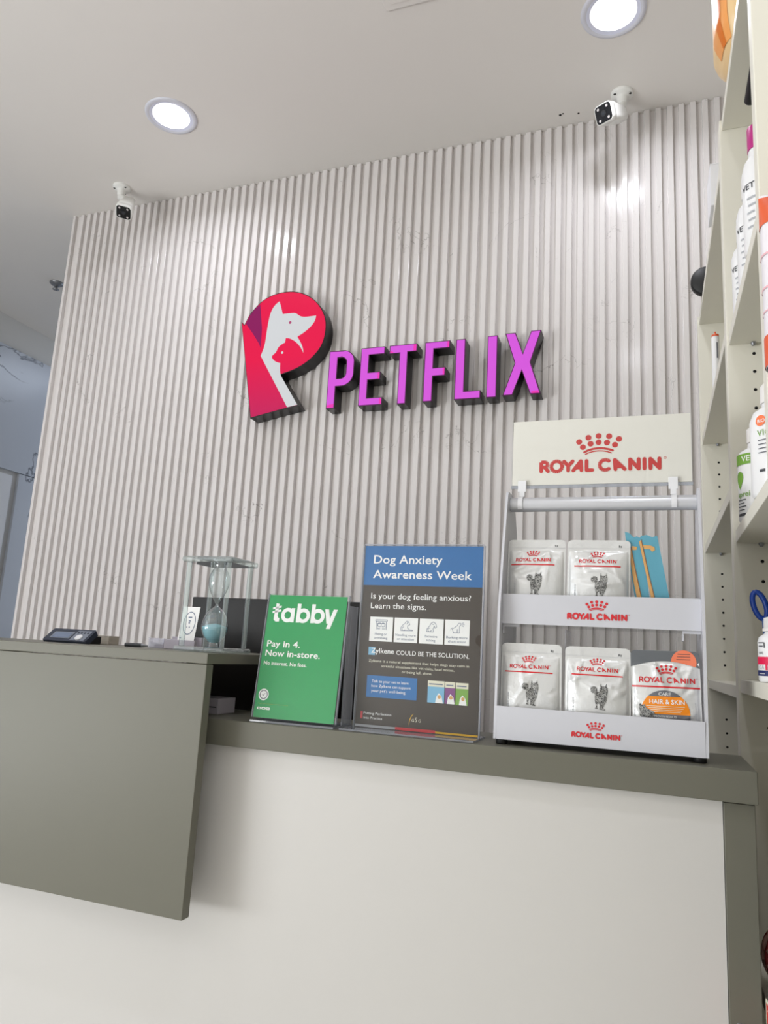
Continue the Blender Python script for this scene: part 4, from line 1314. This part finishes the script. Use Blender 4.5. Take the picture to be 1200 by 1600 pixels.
make_packet('teal stick treat packet next to the white pouch, behind the other',
            [(-0.0180, 1.2405), (0.0030, 1.2405), (-0.0150, 1.3830), (-0.0210, 1.3860), (-0.0260, 1.3845), (-0.0330, 1.3915), (-0.0395, 1.3935), (-0.0385, 1.3850), (-0.0360, 1.3650)], 1.232,
            [(-0.0130, 1.2405), (-0.0060, 1.2405), (-0.0240, 1.3330), (-0.0300, 1.3680), (-0.0330, 1.3600), (-0.0270, 1.3150)], 'teal treat packets on the upper tier',
            [[(-0.0290, 1.3700), (-0.0210, 1.3690), (-0.0215, 1.3640), (-0.0280, 1.3635)]])
make_packet('teal stick treat packet leaning at the right, in front of the other',
            [(0.0075, 1.2405), (0.0355, 1.2405), (0.0250, 1.2940), (0.0095, 1.3860), (0.0020, 1.3835), (-0.0060, 1.3870), (-0.0150, 1.3855), (-0.0180, 1.3790)], 1.225,
            [(0.0080, 1.2410), (0.0150, 1.2410), (-0.0030, 1.3200), (-0.0145, 1.3790), (-0.0178, 1.3760), (-0.0060, 1.3150)], 'teal treat packets on the upper tier',
            [[(-0.0120, 1.3705), (-0.0010, 1.3700), (0.0050, 1.3675), (0.0060, 1.3625), (0.0015, 1.3600), (-0.0015, 1.3640), (-0.0100, 1.3640)]])

# ================================================================== SHELVING ON THE RIGHT WALL
XS, XBK = 0.135, 0.44
sh = thing('shelving_unit', 'tall cream shelving unit with rows of pin holes on the right wall', 'shelves', (0.29, 1.5, 0))


def upright(y0, y1, z1, hole_skip=()):
    mb = MB().box(XS, XBK, y0, y1, 0.0, z1, M_shelf)
    o = mb.build('upright', sh, bevel=0.0015)
    hb_ = MB()
    fr = Fr((0, y0, 0))
    z = 0.30
    while z < z1 - 0.05:
        if not any(a < z < b for a, b in hole_skip):
            hb_.disc(fr, 0.1795, z, 0.0030, 0.0004, M_hole, 10)
            hb_.disc(fr, 0.385, z, 0.0030, 0.0004, M_hole, 10)
        z += 0.0345
    hb_.build('pin_hole', o, kind='stuff')
    return o


HU = H
upright(2.164, 2.186, HU + 1.008, [(HU + 0.965, HU + 1.1), (HU + 0.60, HU + 0.66), (HU + 0.29, HU + 0.35), (HU - 0.10, HU - 0.0)])
upright(1.396, 1.430, HU + 1.058, [(HU + 0.88, HU + 1.1), (HU + 0.57, HU + 0.615), (HU + 0.205, HU + 0.25), (HU - 0.06, HU - 0.0)])
upright(0.950, 0.978, CEIL - 0.02, [(HU + 0.3, HU + 2)])
MB().box(XBK + 0.0005, XBK + 0.008, 0.3, 2.186, 0.0, HU + 1.058, M_shelf).build('back_panel', sh)


def shelf(y0, y1, zbot, th=0.022, x0=XS + 0.004):
    MB().box(x0, XBK - 0.001, y0 + 0.0008, y1 - 0.0008, zbot, zbot + th, M_shelf).build('shelf', sh, bevel=0.001)


for zb_ in (0.983, 0.622, 0.315, -0.044, -0.42):
    shelf(1.430, 2.164, HU + zb_)
for zb_ in (1.034, 0.588, 0.221, -0.033, -0.452):
    shelf(0.978, 1.396, HU + zb_)
for zb_ in (0.330, -0.03):
    shelf(0.42, 0.950, HU + zb_)
MB().box(XS, XBK, 0.39, 0.419, 0.0, HU + 1.0, M_shelf).build('upright', sh, bevel=0.0015)
for (yy, zz) in ((1.36, HU + 0.588), (1.36, HU + 0.221), (2.13, HU + 0.622), (2.13, HU + 0.315), (2.13, HU - 0.044)):
    MB().lathe((0.178, yy + 0.028, zz - 0.0068), [(0.0025, 0), (0.0042, 0.003), (0.0042, 0.0066)], M_grey, 12).build('shelf_pin', sh)

# ------------------------------------------------------------------ goods on the shelves
def bottle(name, label, c, prof, mt, group=None, cat='bottle', cap=None, capm=None, n=32):
    t = thing(name, label, cat, c, group)
    MB().lathe(c, prof, mt, n).build('bottle_body', t)
    if cap:
        MB().lathe(c, cap, capm or M_capw, n).build('cap', t)
    return t


def wrap(c, r, a0=200.0):
    """frame that wraps print round a bottle: u along the circumference"""
    cx, cy, cz = c

    class Wr:
        surf = None
        def __call__(s, u, v, d=0.0):
            a = math.radians(a0) + u / r
            return Vector((cx + (r + d) * math.cos(a), cy + (r + d) * math.sin(a), cz + v))
    return Wr()


# upper shelf: three white bottles in a row
zs = HU + 0.588 + 0.0222
row = [((0.169, 1.338, zs), 'white bottle with small black letters, farthest of three on the top shelf', 0.185, None),
       ((0.166, 1.222, zs), 'white bottle with small black letters, middle of three on the top shelf', 0.200, None),
       ((0.164, 1.118, zs), 'white bottle with a magenta cap, nearest of three on the top shelf', 0.215, M_capm)]
for c, lab, hgt, cm in row:
    R_ = 0.0275
    t = bottle('supplement_bottle', lab, c, [(R_ - 0.002, 0.0002), (R_, 0.003), (R_, hgt * 0.62), (R_ * 0.86, hgt * 0.70), (R_ * 0.62, hgt * 0.75), (R_ * 0.62, hgt * 0.80)], M_bot, 'white bottles on the top shelf', cap=[(R_ * 0.66, hgt * 0.80 + 0.0005), (R_ * 0.66, hgt * 0.98), (R_ * 0.5, hgt)], capm=cm or M_capw)
    wp = wrap(c, R_ + 0.0004, 205)
    lb = MB()
    lb.text(wp, 'VET', -0.006, hgt * 0.46, M_ink, size=0.0095, bold=0.01, d=0.0004)
    for q in range(5):
        lb.rect(wp, 0.004 + 0.002 * (q % 2), 0.022 - 0.003 * (q % 3), hgt * (0.38 - 0.055 * q), hgt * (0.395 - 0.055 * q), 0.0003, M_lgrey, 6, 1)
    lb.build('label_print', t)

# middle shelf: green labelled spray, white wash bottle
zs = HU + 0.221 + 0.0222
c = (0.1655, 1.318, zs)
t = bottle('spray_bottle', 'slim white bottle with a green label and leaf drop beside the upright', c, [(0.026, 0.0002), (0.028, 0.003), (0.028, 0.105), (0.024, 0.118), (0.012, 0.126), (0.011, 0.134)], M_bot, cap=[(0.0125, 0.1345), (0.0125, 0.158), (0.010, 0.160)])
wp = wrap(c, 0.0284, 196)
lb = MB().rect(wp, -0.010, 0.026, 0.094, 0.112, 0.0003, M_leaf, 10, 1)
lb.text(wp, 'VET', 0.010, 0.099, M_pw, size=0.009, bold=0.01, d=0.0006)
dr_ = [(0.004 + 0.0105 * math.sin(a) * math.sin(a / 2), 0.072 - 0.0150 * math.cos(a)) for a in [2 * PI * i / 24 for i in range(24)]]
lb.add([wp(p[0], p[1] - 0.004, 0.0004) for p in [(0.004, 0.072)] + dr_ + [dr_[0]]], [(0, i, i + 1) for i in range(1, 25)], M_leaf)
lb.text(wp, 'sprei', -0.002, 0.040, M_leaf, size=0.009, bold=0.012, d=0.0004)
for q in range(4):
    lb.rect(wp, -0.002, 0.016 - 0.003 * (q % 2), 0.034 - q * 0.0055, 0.0355 - q * 0.0055, 0.0004, M_ink if q < 3 else M_dgrey, 5, 1)
lb.rect(wp, -0.002, 0.022, 0.008, 0.0125, 0.0004, M_ink, 5, 1)
lb.build('label_print', t)
c = (0.1715, 1.130, zs)
t = bottle('wash_bottle', 'big white bottle with an orange badge and blue band at the right edge', c, [(0.033, 0.0002), (0.036, 0.004), (0.036, 0.110), (0.031, 0.124), (0.020, 0.132), (0.019, 0.138)], M_bot, cap=[(0.021, 0.1385), (0.0205, 0.164), (0.014, 0.172), (0.010, 0.174)])
wp = wrap(c, 0.0364, 214)
lb = MB().disc(wp, 0.008, 0.106, 0.0078, 0.0004, M_coral, 20)
lb.text(wp, 'BIO', 0.0035, 0.1030, M_pw, size=0.005, bold=0.01, d=0.0006)
lb.text(wp, 'VIC', 0.002, 0.084, M_leaf, size=0.009, bold=0.0, d=0.0004).text(wp, 'P', 0.0175, 0.084, M_dnavy, size=0.010, bold=0.02, d=0.0004)
for q in range(4):
    lb.rect(wp, 0.003, 0.022 - 0.003 * (q % 2), 0.077 - q * 0.006, 0.0785 - q * 0.006, 0.0004, M_greyp, 6, 1)
lb.patch(lambda a, b: wp(0.021 + 0.030 * a, 0.098 + 0.012 * math.sin(a * 1.5) + 0.0045 * b, 0.0004), 12, 2, M_blue)
lb.patch(lambda a, b: wp(0.032 + 0.010 * b, 0.062 + 0.038 * a, 0.0004), 6, 6, M_blue)
lb.rect(wp, 0.019, 0.029, 0.064, 0.070, 0.0004, M_pgreen, 4, 1)
lb.rect(wp, 0.004, 0.012, 0.032, 0.036, 0.0004, M_ink, 4, 1)
lb.build('label_print', t)

# counter-height shelf: dropper bottle and blue looped handle
zs = HU - 0.033 + 0.0222
c = (0.1655, 1.170, zs)
t = bottle('dropper_bottle', 'small white dropper bottle with crimson and navy label bands', c, [(0.0235, 0.0002), (0.0255, 0.003), (0.0255, 0.055), (0.0235, 0.062), (0.0165, 0.067), (0.0155, 0.0700)], M_bot,
           cap=[(0.0185, 0.0703), (0.0185, 0.074), (0.0170, 0.0745), (0.0165, 0.089), (0.0105, 0.091), (0.0085, 0.103), (0.005, 0.1045)])
wp = wrap(c, 0.0258, 190)
lb = MB().rect(wp, -0.012, 0.070, 0.024, 0.0345, 0.0003, M_crim, 24, 1).rect(wp, -0.012, 0.070, 0.0085, 0.0160, 0.0003, M_dnavy, 24, 1)
for q in range(3):
    u_ = 0.002 + q * 0.020
    lb.rect(wp, u_, u_ + 0.0125, 0.0530, 0.0545, 0.0004, M_ink, 5, 1).rect(wp, u_ + 0.0115, u_ + 0.0130, 0.047, 0.0540, 0.0004, M_ink)
    lb.rect(wp, u_ + 0.001, u_ + 0.010, 0.0480, 0.0500, 0.0004, M_greyp, 4, 1)
    lb.text(wp, 'vet', u_ + 0.001, 0.0380, M_greyp, size=0.005, d=0.0004)
    lb.rect(wp, u_ + 0.013, u_ + 0.016, 0.0165, 0.026, 0.0004, M_crim)
    lb.text(wp, 'CA', u_ + 0.001, 0.0175, M_lgrey, size=0.0052, d=0.0004)
    lb.rect(wp, u_ + 0.001, u_ + 0.012, 0.0110, 0.0125, 0.0005, M_lgrey, 4, 1)
lb.build('label_print', t)
lo_ = thing('looped_handle', 'blue tool with two upright loops behind the dropper bottle', 'grooming tool', (0.182, 1.262, zs))
for k_, (cx_, tilt_) in enumerate(((0.1560, -0.22), (0.1810, -0.18))):
    pts = []
    for i in range(20):
        a = 2 * PI * i / 20
        du, dv = 0.0088 * math.cos(a), 0.0205 * math.sin(a)
        pts.append((cx_ + du + tilt_ * dv, 1.2615, zs + 0.114 + dv))
    MB().tube(pts, 0.0042, M_bluel, 10, closed=True).build('loop', lo_)
fbk = Fr((0, 1.264, zs))
MB().prism(fbk, [(0.165, 0.0003), (0.198, 0.0003), (0.193, 0.092), (0.158, 0.094), (0.160, 0.06)], -0.0, 0.006, M_bluep).build('body', lo_, bevel=0.001)

# top of the far bay: black round lid and carton; thin white tube below
zs = HU + 0.983 + 0.0222
t = thing('round_lid', 'black round lid poking past the edge of the far top shelf', 'lid', (0.15, 2.03, zs))
MB().lathe((0.153, 2.02, zs + 0.0425), [(0.0, 0), (0.038, 0.0), (0.042, 0.004), (0.042, 0.020), (0.038, 0.024), (0.0, 0.024)], M_blackm, 40, axis=(0, 1, 0)).build('lid', t)
t = thing('carton', 'pale carton standing on the far top shelf', 'box', (0.19, 1.62, zs))
MB().box(0.1330, 0.25, 1.60, 1.69, zs + 0.0003, zs + 0.100, M_white).build('body', t, bevel=0.001)
MB().box(0.1328, 0.2502, 1.5998, 1.6902, zs + 0.1002, zs + 0.1025, M_white).build('lid', t)
zs = HU + 0.622 + 0.0222
c = (0.1515, 1.82, zs)
t = bottle('thin_tube', 'thin white tube with an orange tip in the far bay', c, [(0.0085, 0.0002), (0.009, 0.003), (0.009, 0.143), (0.008, 0.147)], M_bot, cat='tube', cap=[(0.0085, 0.1472), (0.0085, 0.152), (0.0025, 0.154), (0.002, 0.160)], capm=M_brick)
wp = wrap(c, 0.0092, 280)
MB().rect(wp, 0.0, 0.0030, 0.090, 0.130, 0.0003, M_greyp).build('label_print', t)

# orange treat bag on top of the near bay, overhanging the edge
zs = HU + 1.034 + 0.0222
t = thing('treat_bag', 'peach and orange bag lying over the edge at the top of the shelves', 'bag', (0.18, 1.28, zs))
sec_ = []
BH = 0.40
def bag_pt(a, b):
    ang = 2 * PI * a
    hh = BH * b
    k_ = min(1.0, 0.22 + 2.2 * math.sqrt(max(0, b))) * (1.0 if b < 0.9 else 1 - (b - 0.9) * 3)
    cx_, cy_ = 0.160, 1.265
    sx_, sy_ = 0.042 * k_, 0.085 * k_
    ca, sa = math.cos(ang), math.sin(ang)
    return Vector((cx_ + sx_ * math.copysign(abs(ca) ** 0.75, ca), cy_ + sy_ * math.copysign(abs(sa) ** 0.75, sa), zs + 0.0006 + hh))
mb = MB().patch(bag_pt, 40, 30, M_bagP, True)
mb.build('bag_body', t, weld=True)
def strip(a0, a1, b0, b1, off):
    def f(a, b):
        p = bag_pt(a0 + (a1 - a0) * a, b0 + (b1 - b0) * b)
        n_ = Vector((p.x - 0.160, (p.y - 1.265) * 0.3, 0)).normalized()
        return p + n_ * off
    return f
MB().patch(strip(0.50, 0.66, 0.05, 0.98, 0.0008), 12, 24, M_bagO, True).build('orange_panel', t)
MB().patch(strip(0.560, 0.605, 0.05, 0.97, 0.0014), 6, 24, M_bagD, True).build('dark_stripe', t)
MB().patch(strip(0.575, 0.581, 0.33, 0.42, 0.002), 2, 6, M_bagP).patch(strip(0.575, 0.581, 0.20, 0.28, 0.002), 2, 6, M_bagP).build('print_mark', t)

# black prong on the near upright
t = thing('display_prong', 'short black prong under the top shelf of the near bay', 'hook', (0.172, 0.979, HU + 0.985))
MB().box(0.160, 0.190, 0.9785, 0.983, HU + 0.965, HU + 1.005, M_blackm).build('plate', t, bevel=0.001)
MB().tube([(0.174, 0.982, HU + 0.985), (0.172, 1.12, HU + 0.975), (0.1705, 1.245, HU + 0.972)], [0.011, 0.011, 0.010], M_blackm, 16).build('rod', t)

# white bag with orange ends, nearest bay
zs = HU + 0.330 + 0.0222
t = thing('food_bag', 'white bag with brick orange top and foot at the right edge', 'bag', (0.20, 0.915, zs))
def bag2(a, b):
    ang = 2 * PI * a
    k_ = 1.0 if b < 0.86 else 1 - (b - 0.86) * 1.2
    ca, sa = math.cos(ang), math.sin(ang)
    ky = 1.0 if b < 0.8 else max(0.08, 1 - (b - 0.8) * 4.6)
    return Vector((0.204 + 0.074 * math.copysign(abs(ca) ** 0.5, ca), 0.915 + 0.026 * ky * math.copysign(abs(sa) ** 0.8, sa), zs + 0.0004 + 0.225 * b))
mb = MB().patch(bag2, 48, 30, M_bagw, True)
mb.build('bag_body', t, weld=True)
def band2(b0, b1, off):
    def f(a, b):
        p = bag2(a, b0 + (b1 - b0) * b); q = Vector((0.204, 0.915, p.z))
        return p + (p - q).normalized() * off
    return f
MB().patch(band2(0.80, 0.985, 0.0008), 48, 6, M_brick, True).build('orange_top', t, label='brick orange top')
MB().patch(band2(0.005, 0.17, 0.0008), 48, 6, M_brick, True).build('orange_foot', t, label='brick orange foot')
MB().patch(band2(0.62, 0.632, 0.0009), 48, 2, M_pinkl).patch(band2(0.43, 0.442, 0.0009), 48, 2, M_pinkl).patch(band2(0.30, 0.308, 0.0009), 48, 2, M_pinkl).build('printed_line', t)

# low shelf beside the desk: red netted toy, red ticket on the shelf edge
zs = HU - 0.452 + 0.0222
t = thing('rope_toy', 'dark red netted toy on the low shelf beside the desk', 'toy', (0.185, 1.235, zs))
mb = MB()
R_ = 0.046
for i in range(9):
    a = PI * i / 9
    pts = [(0.186 + R_ * math.cos(q) * math.cos(a), 1.235 + R_ * math.cos(q) * math.sin(a), zs + R_ + 0.004 + R_ * math.sin(q) * 0.96) for q in [2 * PI * k_ / 28 for k_ in range(28)]]
    mb.tube(pts, 0.0034, M_toyl if i % 3 == 0 else M_toy, 6, closed=True)
for j in (-0.6, -0.2, 0.2, 0.6):
    rr_ = R_ * math.sqrt(1 - j * j)
    mb.tube([(0.186 + rr_ * math.cos(q), 1.235 + rr_ * math.sin(q), zs + R_ + 0.004 + R_ * j) for q in [2 * PI * k_ / 28 for k_ in range(28)]], 0.0032, M_toyl, 6, closed=True)
mb.build('net', t)
MB().lathe((0.186, 1.235, zs + R_ + 0.004), [(R_ * 0.9 * math.cos(a), R_ * 0.9 * math.sin(a)) for a in [-PI / 2 + PI * k_ / 16 for k_ in range(17)]], M_toy, 28).build('ball', t)
t = thing('shelf_ticket', 'red ticket with a pale border clipped to the low shelf edge beside the desk', 'price ticket', (0.135, 1.12, HU - 0.445))
ftk = Fr((0.1305, 1.138, HU - 0.443), (0.10, -0.99, 0), (0, 0, 1))
MB().fbox(ftk, -0.004, 0.10, -0.004, 0.0405, -0.0008, 0.0, M_pcream).build('card', t)
tk = MB().rect(ftk, 0.0, 0.10, 0.0, 0.0365, 0.0004, M_redd).poly(ftk, [(0.006, 0.030), (0.020, 0.034), (0.020, 0.026)], 0.0006, M_pcream)
tk.build('red_print', t)
# clear tag holder on the end post
t = thing('tag_holder', 'small clear tag holder low on the grey end post', 'tag holder', (0.108, 1.151, 0.70))
ftg = Fr((0.097, 1.1515, 0.690), (1, 0, 0), (0, 0, 1))
MB().fbox(ftg, 0.0, 0.028, 0.0, 0.049, 0.0003, 0.0014, M_acrh).build('plate', t)
MB().fbox(ftg, 0.0, 0.005, 0.034, 0.049, 0.0016, 0.0032, M_acre).build('corner', t)
